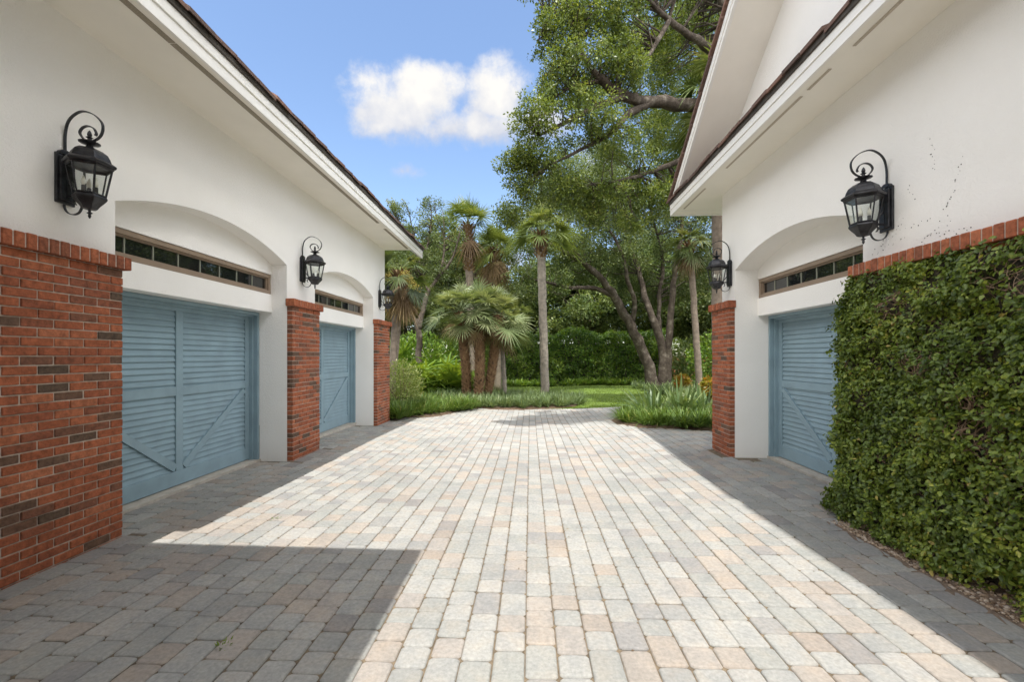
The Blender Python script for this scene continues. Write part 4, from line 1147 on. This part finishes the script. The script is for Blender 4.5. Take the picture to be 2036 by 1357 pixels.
# hedge: one run beyond the lawn
def hedge(label, x0, x1, y0, y1, h, n, leaf, seed, mleaf='hedge'):
    r = np.random.default_rng(seed); c = ((x0 + x1) / 2, (y0 + y1) / 2, float(G(0, y0))); root = empty('hedge', c); tag(root, label, 'hedge')
    P = []; N = []
    while len(P) < n:
        u = r.random(); x = r.uniform(x0, x1)
        hh = h * (1 + 0.14 * mnoise.noise(Vector((x * 0.55, 0, seed))) + 0.10 * mnoise.noise(Vector((x * 1.7, 2, seed))))
        if u < 0.72: 
            z = hh * r.random(); y = y0 + 0.8 * mnoise.noise(Vector((x * .8, z * 1.1, seed))) + 0.45 * mnoise.noise(Vector((x * 2.5, z * 2.5, seed))) + abs(r.normal(0, .22)); nn = (0, -1, .4)
        else: z = hh - abs(r.normal(0, .15)) + .1 * r.random(); y = r.uniform(y0, y1); nn = (0, -.2, 1)
        P.append((x, y, z + c[2])); N.append(nn)
    P = np.array(P); N = norm(np.array(N, float) + r.normal(0, .5, (n, 3))); D = norm(r.normal(0, 1, (n, 3)) + np.array([0, -.5, .1]))
    L = leaf * r.uniform(.6, 1.25, n); V, F = leaf_arrays(P, D, N, L, L * .5)
    cl = np.array([mnoise.noise(Vector(p * .9)) for p in P]) * .4
    npmesh('leaves', V, F, M[mleaf], root, np.clip(.48 + cl + r.normal(0, .2, n), 0, 1))
    k = MB(); k.box(x0 + .2, x1 - .2, y0 + .7, y1, c[2] - .05, c[2] + h * .8); k.build('dark_core', M['underlay'], root)  # one solid dark box filling the inside of the hedge
    st = MB()
    for i in range(26):
        x = r.uniform(x0, x1); st.tube([(x, y0 + .35, c[2]), (x + r.normal(0, .2), y0 + .3, c[2] + h * .5)], [.04, .02], 5)
    st.build('stems', M['bark'], root)
hedge('tall glossy green hedge closing the far side of the lawn', -4.6, 8.4, 26.2, 28.5, 3.1, 26000, 0.17, 4)

# ---- palms
def fan_palm_cluster():
    r = np.random.default_rng(101)
    c = ground_at(952, 15.5); root = empty('fan_palm', c); tag(root, 'silvery fan palm with three shaggy trunks growing in the island bed', 'palm')
    fr = []; stalks = MB(); dead = []; dst = MB()
    specs = [((928, 15.4), (916, 622), 0.18), ((950, 15.2), (953, 630), 0.19), ((966, 15.6), (992, 626), 0.18)]
    for (pb, ptop, rr) in specs:
        b = ground_at(*pb); t_ = W(ptop[0], ptop[1], pb[1])
        tr = MB(); ks = np.linspace(0, 1, 20); tr.tube([b + (t_ - b) * k + np.array([.05 * math.sin(k * 4), 0, 0]) for k in ks], [rr * (0.8 + .2 * k) * r.uniform(.95, 1.05) for k in ks], 12)
        to = tr.build('trunk', M['boot'], root, smooth=True)
        bt = MB(); nb = 260
        for i in range(nb):
            k = i / nb; cc = b + (t_ - b) * k + np.array([.05 * math.sin(k * 4), 0, 0]); a = i * 2.399; h = np.array([math.cos(a), math.sin(a), 0]); sd = np.array([-h[1], h[0], 0]); up = np.array([0, 0, 1.0])
            q = rr * (.8 + .2 * k) * .9; l = r.uniform(.08, .16); p0 = cc + h * q; p1 = p0 + h * l * .65 + up * l * .8
            bt.hexa([p0 - sd * .04 - up * .015, p0 + sd * .04 - up * .015, p0 + sd * .04 + up * .015, p0 - sd * .04 + up * .015, p1 - sd * .012, p1 + sd * .012, p1 + sd * .012 + up * .012, p1 - sd * .012 + up * .012], float(np.clip(r.normal(.55 - .3 * (k > .6), .25), 0, 1)))
        bt.build('leaf_bases', M['boot'], to)
        for i in range(29):
            k = i / 28; e = rad(-28 + 108 * k + r.normal(0, 6)); a = i * 2.39996 + r.normal(0, .2)
            o = np.array([math.cos(a) * math.cos(e), math.sin(a) * math.cos(e), math.sin(e)])
            fan_frond(fr, stalks, t_ + np.array([0, 0, .1 * k]), o, 1.0 * r.uniform(.6, 1.2), .74 * r.uniform(.75, 1.1), 22, rad(205), .26, .042, .25 + .5 * r.random(), r, sag=.3, fold=.35)
        for i in range(9):
            e = rad(r.uniform(-75, -35)); a = r.uniform(0, 6.28); o = np.array([math.cos(a) * math.cos(e), math.sin(a) * math.cos(e), math.sin(e)])
            fan_frond(dead, dst, t_, o, .5 * r.uniform(.6, 1.2), .5, 18, rad(170), .4, .03, r.uniform(.2, .8), r)
    V, F, t = merge(fr); npmesh('fronds', V, F, M['silver'], root, t); stalks.build('frond_stalks', M['silver'], root)
    V, F, t = merge(dead); npmesh('dead_fronds', V, F, M['deadfrond'], root, t)
fan_palm_cluster()
palm('cabbage_palm', 'tall cabbage palm with a long ragged boot collar behind the fan palms', 'palm', ground_at(942, 20), W(930, 452, 20), 0.17, 0.20, 17, 0.9, 1.1, 'palm', 2.2, 4, 1, 'cabbage palms beyond the court', seed=111, el=(5, 85), wd=.045)
palm('cabbage_palm', 'cabbage palm with a brown skirt of dead fronds and yellow flowers', 'palm', ground_at(990, 21), W(985, 500, 21), 0.18, 0.20, 20, 0.8, 1.05, 'palm', 1.2, 34, 4, 'cabbage palms beyond the court', seed=112, el=(-20, 80), wd=.045)
palm('cabbage_palm', 'slender cabbage palm with clean grey trunk at the right end of the island bed', 'palm', ground_at(1084, 16.4), W(1075, 470, 16.4), 0.165, 0.155, 24, 0.75, 1.0, 'palm', 0.95, 0, 0, 'cabbage palms beyond the court', seed=113, el=(-14, 82), wd=.045, bark='greybark')
palm('cabbage_palm', 'thin pale trunked young palm beside the fan palms', 'palm', ground_at(1005, 16.2), W(996, 640, 16.2), 0.085, 0.075, 14, 0.7, 0.7, 'palm', 0.25, 3, 0, 'cabbage palms beyond the court', seed=114, el=(-40, 70), bark='greybark')
palm('cabbage_palm', 'shaggy drooping palm half hidden behind the far corner of the left garage', 'palm', ground_at(775, 13.2), W(796, 548, 13.6), 0.13, 0.15, 9, 0.55, 0.7, 'palmshade', 1.0, 34, 2, 'cabbage palms beyond the court', seed=115, el=(-35, 60), bark='palmbark')
palm('cabbage_palm', 'slim palm with hanging fronds darkened for shade between the oak and the right garage', 'palm', ground_at(1392, 16.5), W(1372, 490, 16.5), 0.125, 0.115, 18, 0.45, 0.72, 'palmshade', 0.7, 5, 0, 'cabbage palms beyond the court', seed=116, el=(-70, 65), wd=.035, bark='palmbark')
palm('cabbage_palm', 'thick trunked palm rising behind the corner of the right garage', 'palm', ground_at(1438, 10.3), W(1432, 195, 10.3), 0.24, 0.20, 30, 0.8, 0.95, 'palm', 1.0, 3, 0, 'cabbage palms beyond the court', seed=117, el=(-60, 80), bark='palmbark', wd=.045)

# ---- oaks
def Wl(lst): return [W(*p) for p in lst]
def blobs_from(lst):
    """(px, py, distance, radius in photo pixels[, squash])"""
    out = []
    for b in lst:
        px, py, d, rp = b[:4]; q = b[4] if len(b) > 4 else 0.85
        rm = rp * d / FPX; out.append((W(px, py, d), (rm, min(rm, 2.2), rm * q)))
    return out
# oak standing on the lawn edge, several leaning stems
b0 = ground_at(1312, 21)
limbs = [
    ([b0 + [-.25, 0, -.2], W(1285, 715, 21), W(1255, 650, 20.8), W(1222, 590, 20.5), W(1180, 540, 20), W(1120, 500, 19.5), W(1060, 470, 19)], [.34, .27, .24, .20, .14, .09, .04]),
    ([W(1222, 590, 20.5), W(1180, 573, 20.2), W(1130, 572, 19.6), W(1080, 560, 19), W(1040, 552, 18.6)], [.14, .11, .09, .06, .04]),
    ([b0 + [.1, .1, -.2], W(1318, 700, 21), W(1300, 640, 21), W(1282, 590, 21.3), W(1268, 530, 21.5), W(1240, 450, 21.5), W(1225, 380, 21.5)], [.26, .21, .18, .15, .12, .09, .05]),
    ([W(1255, 650, 20.8), W(1262, 600, 20.4), W(1248, 560, 20), W(1236, 500, 19.6), W(1200, 440, 19.4)], [.13, .11, .095, .07, .04]),
    ([b0 + [.35, .1, -.2], W(1328, 690, 21), W(1336, 600, 20.8), W(1342, 540, 20.6), W(1352, 480, 20.4), W(1360, 400, 20.4)], [.22, .18, .15, .13, .11, .06]),
    ([W(1318, 700, 21), W(1310, 640, 21.4), W(1312, 580, 21.6), W(1318, 520, 21.8), W(1300, 440, 22)], [.14, .115, .10, .08, .04]),
    ([W(1180, 540, 20), W(1150, 512, 20.3), W(1120, 450, 20.5)], [.16, .1, .05]),
]
bl = blobs_from([(1060, 400, 19, 62), (1120, 350, 20, 75), (1190, 400, 20, 80), (1260, 380, 21, 85), (1330, 420, 21, 80), (1150, 470, 19.5, 60), (1235, 500, 20, 60), (1080, 490, 19, 52), (1310, 520, 21.5, 50), (1030, 440, 19, 42),
                 (1400, 430, 22, 60), (1370, 350, 21, 60), (1040, 545, 18.6, 34), (1100, 560, 19, 36), (1160, 545, 23, 45), (1240, 560, 24, 55), (1310, 575, 24, 55), (1380, 560, 23, 60), (1200, 500, 23, 60), (1120, 500, 22, 55), (1420, 500, 22, 55), (1060, 470, 24, 50), (1130, 440, 24.5, 60), (1210, 430, 25, 65), (1290, 450, 25, 65), (1100, 400, 24, 60), (1180, 350, 24, 65)])
tree('live_oak', 'live oak with several leaning dark trunks at the right edge of the lawn', 'oak tree', b0, limbs, bl, 2700, 0.38, 54, 0.105, 'oakdark', gap=0.40, gfreq=.75, twigs=.25, seed=201)
# oak behind the right garage whose limbs reach over the court
b1 = ground_at(1580, 12.6)
l0 = W(1480, 150, 10.12)
limbs = [
    ([b1 - [0, 0, .3], W(1540, 450, 11.44), W(1500, 250, 10.56), l0], [.45, .36, .26, .17]),
    ([l0, W(1400, 205, 9.86), W(1300, 203, 9.50), W(1240, 190, 9.15), W(1195, 160, 8.89), W(1160, 110, 8.62), W(1130, 30, 8.45)], [.16, .15, .13, .11, .085, .05, .02]),
    ([W(1300, 203, 9.50), W(1250, 225, 9.24), W(1215, 265, 9.06), W(1150, 300, 8.98), W(1090, 330, 8.80)], [.10, .075, .055, .035, .015]),
    ([W(1240, 190, 9.15), W(1180, 215, 8.89), W(1130, 240, 8.71), W(1070, 270, 8.54)], [.09, .06, .045, .02]),
    ([l0, W(1400, 90, 9.68), W(1330, 40, 9.24), W(1260, -30, 8.80)], [.12, .09, .06, .03]),
    ([W(1330, 40, 9.24), W(1290, 110, 9.06), W(1260, 130, 8.98)], [.06, .04, .02]),
    ([l0, W(1420, 270, 10.03), W(1370, 310, 9.86), W(1300, 340, 9.68), W(1230, 360, 9.42), W(1180, 365, 9.24)], [.12, .09, .07, .05, .035, .015]),
    ([W(1160, 110, 8.62), W(1120, 130, 8.54), W(1080, 150, 8.45)], [.05, .03, .012]), ([W(1195, 160, 8.89), W(1130, 175, 8.71), W(1075, 220, 8.54)], [.05, .03, .012]),
    ([W(1130, 30, 8.45), W(1090, 40, 8.45), W(1070, 80, 8.36)], [.03, .02, .01]),
    ([l0, W(1450, 40, 10.12), W(1400, -80, 10.12)], [.12, .09, .05]),
]
bl = blobs_from([(1380, 40, 13, 70), (1390, 150, 13.5, 60), (1320, 110, 13, 65), (1270, 180, 12.5, 60), (1350, 330, 13, 60), (1050, 385, 9.0, 46), (1120, 405, 9.3, 52), (1190, 430, 9.6, 50), (1260, 420, 9.9, 55), (1330, 400, 10.2, 55), (1400, 380, 10.5, 50), (1020, 330, 8.8, 34), (1015, 430, 9.2, 26), (1300, 250, 12.5, 55), (1180, 200, 13, 60), (1260, 110, 13.5, 70), (1330, 250, 14, 60), (1220, 300, 14.5, 50), (1120, 120, 12.5, 50), (1085, 60, 8.45, 52), (1075, 150, 8.36, 52), (1060, 240, 8.45, 55), (1055, 320, 8.71, 48), (1140, 40, 8.62, 75), (1150, 130, 8.62, 70), (1150, 230, 8.80, 75), (1220, 50, 8.98, 80), (1230, 140, 9.06, 62), (1240, 290, 9.24, 70), (1310, 60, 12.2, 75),
                 (1320, 150, 12.2, 52), (1390, 60, 12.2, 70), (1130, 340, 8.98, 55), (1200, 370, 9.33, 50), (1350, 320, 12.2, 70), (1180, -60, 8.80, 110), (1330, -70, 9.50, 120), (1290, 370, 9.86, 55), (1080, -30, 8.45, 45)])
tree('live_oak', 'large live oak behind the right garage with limbs reaching over the court', 'oak tree', b1, limbs, bl, 3900, 0.19, 46, 0.064, 'oak', gap=0.45, gfreq=1.5, twigs=.28, seed=202)

# forked tree left, with bare upper branches
b2 = ground_at(834, 18)
limbs = [
    ([b2 - [0, 0, .2], W(833, 700, 18), W(832, 655, 18), W(820, 630, 18), W(800, 610, 17.8), W(770, 590, 17.6)], [.16, .135, .12, .085, .06, .035]),
    ([W(832, 655, 18), W(840, 620, 18.2), W(852, 580, 18.4), W(868, 555, 18.6), W(880, 520, 18.8), W(884, 470, 19), W(880, 420, 19.2)], [.12, .10, .085, .065, .045, .03, .012]),
    ([W(868, 555, 18.6), W(890, 530, 18.4), W(905, 500, 18.2), W(915, 460, 18)], [.08, .06, .04, .02]),
    ([W(852, 580, 18.4), W(838, 540, 18.6), W(825, 480, 18.8), W(812, 420, 19), W(800, 395, 19)], [.06, .045, .03, .02, .008]),
    ([W(825, 480, 18.8), W(800, 450, 18.8), W(780, 420, 18.8), W(768, 395, 18.8)], [.05, .035, .02, .01]),
    ([W(838, 540, 18.6), W(850, 490, 18.8), W(858, 430, 19), W(852, 392, 19)], [.05, .04, .025, .01]),
    ([W(884, 470, 19), W(868, 430, 19), W(862, 400, 19)], [.035, .02, .01]),
]
bl = blobs_from([(800, 470, 18.8, 34), (850, 450, 19, 38), (790, 420, 18.8, 24), (830, 520, 18.6, 38), (890, 470, 18.6, 34), (880, 530, 18.6, 30), (800, 540, 18.2, 34), (860, 405, 19, 20)])
tree('forked_tree', 'forked grey trunked tree with sparse twiggy top behind the left garage', 'tree', b2, limbs, bl, 300, 0.22, 42, 0.085, 'oakdark', bark='bark', gap=0.30, gfreq=1.2, twigs=1.0, seed=203, shell=.33)

b3 = ground_at(905, 25)
limbs = [([b3 - [0, 0, .2], W(903, 690, 25), W(898, 620, 25), W(890, 560, 25), W(880, 500, 25)], [.3, .26, .2, .14, .05]),
         ([W(898, 620, 25), W(930, 570, 25), W(965, 520, 25)], [.16, .11, .05]), ([W(890, 560, 25), W(850, 520, 25), W(810, 490, 25)], [.14, .1, .04])]
bl = blobs_from([(800, 540, 25, 60), (850, 500, 25.5, 55), (900, 520, 25, 60), (945, 510, 25.5, 55), (1000, 530, 25, 55), (770, 480, 26, 40), (870, 590, 24.5, 60), (960, 590, 25, 60), (1030, 580, 25, 45), (880, 455, 25.5, 35), (820, 600, 24.5, 55), (985, 470, 26, 30)])
tree('evergreen_tree', 'broad dark evergreen tree filling the gaps behind the fan palms and cabbage palms', 'tree', b3, limbs, bl, 950, 0.42, 50, 0.14, 'oakdark', gap=0.36, gfreq=.8, twigs=.2, seed=204)

# background woodland: individual trees beyond the hedge
def bg_proto(seed, h, w, mleaf):
    r = np.random.default_rng(seed)
    base = np.zeros(3)
    limbs = [([(0, 0, -.3), (0.1, 0, h * .3), (0.2, .1, h * .55), (.1, 0, h * .8)], [.3, .24, .16, .05])]
    for k in range(6):
        a = k * 1.1 + r.random(); z0 = h * (.3 + .07 * k)
        limbs.append(([(0.1, 0, z0), (math.cos(a) * w * .3, math.sin(a) * w * .3, z0 + h * .12), (math.cos(a) * w * .75, math.sin(a) * w * .75, z0 + h * .2)], [.13, .09, .03]))
    bl = []
    for k in range(13):
        a = k * 2.4; q = (k + .5) / 13; rr = w * .62 * math.sin(math.pi * (0.15 + .8 * q)) 
        bl.append((np.array([math.cos(a) * rr, math.sin(a) * rr, h * (.30 + .62 * q)]), (w * .36, w * .36, w * .30)))
    return tree('woodland_tree', 'x', 'tree', base, limbs, bl, 620, 0.55, 44, 0.22, mleaf, gap=0.33, gfreq=.45, twigs=.25, seed=seed, shell=.4)
protos = [bg_proto(301, 9.5, 4.6, 'bgleaf'), bg_proto(302, 8.5, 4.2, 'oakdark'), bg_proto(303, 10.5, 4.4, 'bgleaf')]
bgs = [(700, 34, 0, 1.2, 'woodland tree furthest left beyond the garage roof'),
       (800, 30, 1, 1.15, 'leafy woodland tree directly behind the forked tree'),
       (870, 34, 2, 1.05, 'woodland tree behind the bright philodendron'),
       (930, 38, 0, 1.0, 'woodland tree behind the tallest cabbage palm'),
       (1010, 36, 1, 1.0, 'low woodland tree filling the gap between the palm crowns'),
       (1080, 36, 2, 0.92, 'woodland tree behind the slender grey trunked palm'),
       (1150, 34, 0, 1.05, 'pale woodland tree rising above the middle of the hedge'),
       (1225, 36, 1, 1.25, 'woodland tree above the right end of the hedge, behind the leaning oak stem'),
       (1300, 34, 2, 1.1, 'woodland tree behind the upright oak stems'),
       (1375, 36, 0, 1.0, 'woodland tree behind the slim palm'),
       (1450, 32, 1, 1.1, 'woodland tree furthest right, beside the corner of the right garage')]
bgs += [(1640, 17, 2, 0.9, 'woodland tree standing behind the right garage'), (1600, 24, 0, 1.0, 'tall woodland tree far behind the right garage'), (1760, 21, 1, 1.0, 'broad woodland tree out of sight behind the right garage')]
used = set()
for i, (px, d, k, s, lb) in enumerate(bgs):
    o = protos[k] if k not in used else copy_tree(protos[k]); used.add(k)
    c = ground_at(px, d); o.location = tuple(c); o.rotation_euler = (0, 0, i * 1.3); o.scale = (s, s, s)
    tag(o, lb, 'tree', 'woodland trees beyond the hedge')
# understorey shrubs at the foot of the wood
und = [(770, 24, 'bgleaf', 'rounded dark shrub behind the far left lantern'), (830, 23, 'hedge', 'rounded shrub behind the forked trunk'), (905, 24, 'hedge', 'rounded shrub showing between the philodendrons and fan palms'),
       (1330, 27, 'bgleaf', 'pale shrub behind the oak trunks'), (1400, 24, 'bgleaf', 'shrub beside the slim palm trunk'), (1450, 20, 'hedge', 'shrub by the right garage corner')]
for i, (px, d, ml, lb) in enumerate(und):
    leafy_shrub('shrub', lb, 'shrub', ground_at(px, d), (1.9, 1.3, 1.5), 3600, 0.19, ml, 400 + i, .5, group='shrubs at the foot of the wood')
for i, (px, d, R, lb) in enumerate([(1412, 15.5, (.32, .3, .42), 'orange and yellow croton beside the far pier of the right garage'), (1357, 18.5, (.3, .3, .4), 'yellow croton between the oak trunk and the slim palm')]):
    leafy_shrub('croton', lb, 'croton', ground_at(px, d), R, 900, 0.16, 'croton', 450 + i, .4)
# brick garden wall far right
gwl = MB(); a = ground_at(1325, 30); b = ground_at(1460, 29)
n = 60; hgt = 1.6
for c_ in range(8):
    for k in range(n):
        p = a + (b - a) * ((k + (.5 if c_ % 2 else 0)) / n); q = a + (b - a) * ((k + .94 + (.5 if c_ % 2 else 0)) / n)
        z = a[2] + c_ * .2
        gwl.hexa([(p[0], p[1], z), (q[0], q[1], z), (q[0], q[1] + .2, z), (p[0], p[1] + .2, z), (p[0], p[1], z + .19), (q[0], q[1], z + .19), (q[0], q[1] + .2, z + .19), (p[0], p[1] + .2, z + .19)], random.uniform(.4, 1))
tag(gwl.build('garden_wall', M['brick']), 'orange brick garden wall glimpsed behind the oak trunks', 'wall')

# weeds in the joints
for i, (px, py, lb) in enumerate([(441, 1285, 'tiny green weed in a joint of the shaded foreground pavers'), (548, 1028, 'tiny weed in a joint near the edge of the left shadow')]):
    d = 1.5 * FPX / (py - HY); p = W(px, HY, d); c = np.array([p[0], p[1], float(G(p[0], p[1])) - .005])
    V, F, t = tuft_field(np.array([c, c + [.01, .005, 0]]), 12, 0.03, 0.008, (.3, 1.3), .3, r1)
    tag(npmesh('weed', V, F, M['grass'], None, t), lb, 'weed')

P = []
for k in range(130):
    x = random.choice((random.uniform(-3.2, 2.6), random.uniform(-3.3, -2.6), random.uniform(2.2, 2.75))); y = random.uniform(1.6, 12.5)
    if in_drive(x, y): P.append((x, y, float(G(x, y)) + .003))
P = np.array(P); n = len(P); az = rng.uniform(0, 6.28, n)
V, F = leaf_arrays(P, norm(np.stack([np.cos(az), np.sin(az), .08 + 0 * az], 1)), norm(rng.normal(0, .12, (n, 3)) + np.array([0, 0, 1])), rng.uniform(.012, .03, n), rng.uniform(.006, .013, n))
tag(npmesh('leaf_litter', V, F, M['deadfrond'], None, rng.uniform(0, .7, n)), 'tiny dry leaves scattered over the paving', 'leaf litter', None, 'stuff')

# ================================================================== LIGHT, SKY, CAMERA
LD = Vector((-0.037, 0.35, -1.0)).normalized()
sd = bpy.data.lights.new('sun', 'SUN'); sd.energy = 2.3; sd.angle = rad(0.53); sd.color = (1.0, 0.975, 0.935)
so = bpy.data.objects.new('sun', sd); COL.objects.link(so); so.rotation_euler = LD.to_track_quat('-Z', 'Y').to_euler(); so.location = (0, 0, 30)
wd = bpy.data.worlds.new('World'); scene.world = wd; wd.use_nodes = True
nt = wd.node_tree; nt.nodes.clear()
wo = nt.nodes.new('ShaderNodeOutputWorld')
sky = nt.nodes.new('ShaderNodeTexSky'); sky.sky_type = 'NISHITA'; sky.sun_disc = False
sky.sun_elevation = math.asin(-LD.z); sky.sun_rotation = math.atan2(-LD.x, -LD.y)
sky.air_density = 1.0; sky.dust_density = 0.6; sky.ozone_density = 1.5
bg1 = nt.nodes.new('ShaderNodeBackground'); bg1.inputs[1].default_value = 0.106
nt.links.new(sky.outputs[0], bg1.inputs[0])
FILL_CLOUD_B = 1.75  # brightness of the added cloud cover that fills the shade
# cumulus: soft blobs on the direction, broken up by noise
tc = nt.nodes.new('ShaderNodeTexCoord'); sep = nt.nodes.new('ShaderNodeSeparateXYZ'); nt.links.new(tc.outputs['Generated'], sep.inputs[0])
def mth(op, a, b=None, c=None, clamp=False):
    n = nt.nodes.new('ShaderNodeMath'); n.operation = op; n.use_clamp = clamp
    for i, v in enumerate((a, b, c)):
        if v is None: continue
        if isinstance(v, (int, float)): n.inputs[i].default_value = v
        else: nt.links.new(v, n.inputs[i])
    return n.outputs[0]
yy_ = mth('MAXIMUM', sep.outputs[1], 0.05)
qx = mth('DIVIDE', sep.outputs[0], yy_); qz = mth('DIVIDE', sep.outputs[2], yy_)
n1 = nt.nodes.new('ShaderNodeTexNoise'); n1.inputs['Scale'].default_value = 8; n1.inputs['Detail'].default_value = 12; n1.inputs['Roughness'].default_value = 0.62
nt.links.new(tc.outputs['Generated'], n1.inputs[0])
n2 = nt.nodes.new('ShaderNodeTexNoise'); n2.inputs['Scale'].default_value = 22; n2.inputs['Detail'].default_value = 6
nt.links.new(tc.outputs['Generated'], n2.inputs[0])
dens = None
for (px, py, rx, ry, s) in [(800, 230, 150, 90, 1.2), (838, 188, 88, 80, 1.2), (755, 255, 90, 58, .95), (990, 205, 68, 92, 1.2), (960, 255, 110, 60, 1.2), (895, 255, 90, 52, 1.15), (1080, 250, 90, 80, .9), (800, 340, 34, 26, .5), (1130, 450, 90, 60, .5), (1030, 520, 60, 40, .5), (1180, 330, 80, 80, .7)]:
    d0 = W(px, py, 1.0) - CAM; ux = d0[0] / d0[1]; uz = d0[2] / d0[1]
    a = mth('DIVIDE', mth('SUBTRACT', qx, float(ux)), rx / FPX); b = mth('DIVIDE', mth('SUBTRACT', qz, float(uz)), ry / FPX)
    # flatter underneath
    b = mth('MULTIPLY', b, mth('ADD', 1.0, mth('MULTIPLY', mth('LESS_THAN', b, 0.0), 0.35)))
    d2 = mth('SQRT', mth('ADD', mth('MULTIPLY', a, a), mth('MULTIPLY', b, b)))
    v = mth('MULTIPLY', mth('SUBTRACT', 1.15, d2), s)
    dens = v if dens is None else mth('MAXIMUM', dens, v)
tot = mth('ADD', dens, mth('MULTIPLY', mth('SUBTRACT', n1.outputs[0], 0.5), 2.7))
mr = nt.nodes.new('ShaderNodeMapRange'); mr.interpolation_type = 'SMOOTHSTEP'; mr.inputs['From Min'].default_value = 0.16; mr.inputs['From Max'].default_value = 0.95
nt.links.new(tot, mr.inputs['Value'])
fac = mth('MULTIPLY', mr.outputs[0], mth('GREATER_THAN', sep.outputs[1], 0.05))
cr = nt.nodes.new('ShaderNodeValToRGB'); cr.color_ramp.elements[0].position = 0.3; cr.color_ramp.elements[0].color = (0.64, 0.68, 0.79, 1); cr.color_ramp.elements[1].position = 0.62; cr.color_ramp.elements[1].color = (1, 0.975, 0.935, 1)
nt.links.new(mth('ADD', mth('ADD', mth('MULTIPLY', n2.outputs[0], 0.55), mth('MULTIPLY', tot, 0.14)), mth('MULTIPLY', mth('SUBTRACT', qz, 0.545), 2.2)), cr.inputs[0])
bg2 = nt.nodes.new('ShaderNodeBackground'); bg2.inputs[1].default_value = 0.46; nt.links.new(cr.outputs[0], bg2.inputs[0])
n3 = nt.nodes.new('ShaderNodeTexNoise'); n3.inputs['Scale'].default_value = 2.6; n3.inputs['Detail'].default_value = 8; n3.inputs['Roughness'].default_value = 0.55
nt.links.new(tc.outputs['Generated'], n3.inputs[0])
cov = nt.nodes.new('ShaderNodeMapRange'); cov.interpolation_type = 'SMOOTHSTEP'; cov.inputs['From Min'].default_value = 0.40; cov.inputs['From Max'].default_value = 0.56
nt.links.new(n3.outputs[0], cov.inputs['Value'])
high = nt.nodes.new('ShaderNodeMapRange'); high.interpolation_type = 'SMOOTHSTEP'; high.inputs['From Min'].default_value = 1.05; high.inputs['From Max'].default_value = 1.6
nt.links.new(qz, high.inputs['Value'])
wide = nt.nodes.new('ShaderNodeMapRange'); wide.interpolation_type = 'SMOOTHSTEP'; wide.inputs['From Min'].default_value = 1.5; wide.inputs['From Max'].default_value = 2.2
nt.links.new(mth('ABSOLUTE', qx), wide.inputs['Value'])
zone = mth('MULTIPLY', mth('MAXIMUM', mth('MAXIMUM', high.outputs[0], wide.outputs[0]), mth('LESS_THAN', sep.outputs[1], 0.05)), mth('GREATER_THAN', sep.outputs[2], 0.02))
fac = mth('MAXIMUM', fac, mth('MULTIPLY', cov.outputs[0], zone))  # unseen cloud cover outside the view, added to brighten shaded surfaces
zen = nt.nodes.new('ShaderNodeMapRange'); zen.interpolation_type = 'SMOOTHSTEP'; zen.inputs['From Min'].default_value = 0.72; zen.inputs['From Max'].default_value = 0.93; zen.inputs['To Min'].default_value = 1.0; zen.inputs['To Max'].default_value = 0.15
nt.links.new(sep.outputs[2], zen.inputs['Value'])
bst = mth('ADD', 0.39, mth('MULTIPLY', mth('MULTIPLY', mth('MULTIPLY', zone, zen.outputs[0]), FILL_CLOUD_B), mth('ADD', 0.95, mth('MULTIPLY', sep.outputs[0], 0.55))))
nt.links.new(bst, bg2.inputs[1])
mxs = nt.nodes.new('ShaderNodeMixShader'); nt.links.new(fac, mxs.inputs[0]); nt.links.new(bg1.outputs[0], mxs.inputs[1]); nt.links.new(bg2.outputs[0], mxs.inputs[2])
nt.links.new(mxs.outputs[0], wo.inputs[0])

cd = bpy.data.cameras.new('camera'); cam = bpy.data.objects.new('camera', cd); COL.objects.link(cam)
cam.location = tuple(CAM); cam.rotation_euler = (math.pi / 2, 0, TH)
cd.sensor_width = 36; cd.lens = 36 * FPX / 2036; cd.shift_y = (HY - 678.5) / 2036; cd.clip_end = 2000; cd.clip_start = 0.05
scene.camera = cam
vs = scene.view_settings; vs.view_transform = 'Standard'; vs.look = 'None'; vs.gamma = 1; vs.exposure = 1.4
scene.render.engine = 'CYCLES'
scene.cycles.use_denoising = True
scene.cycles.max_bounces = 8; scene.cycles.diffuse_bounces = 5; scene.cycles.transparent_max_bounces = 12
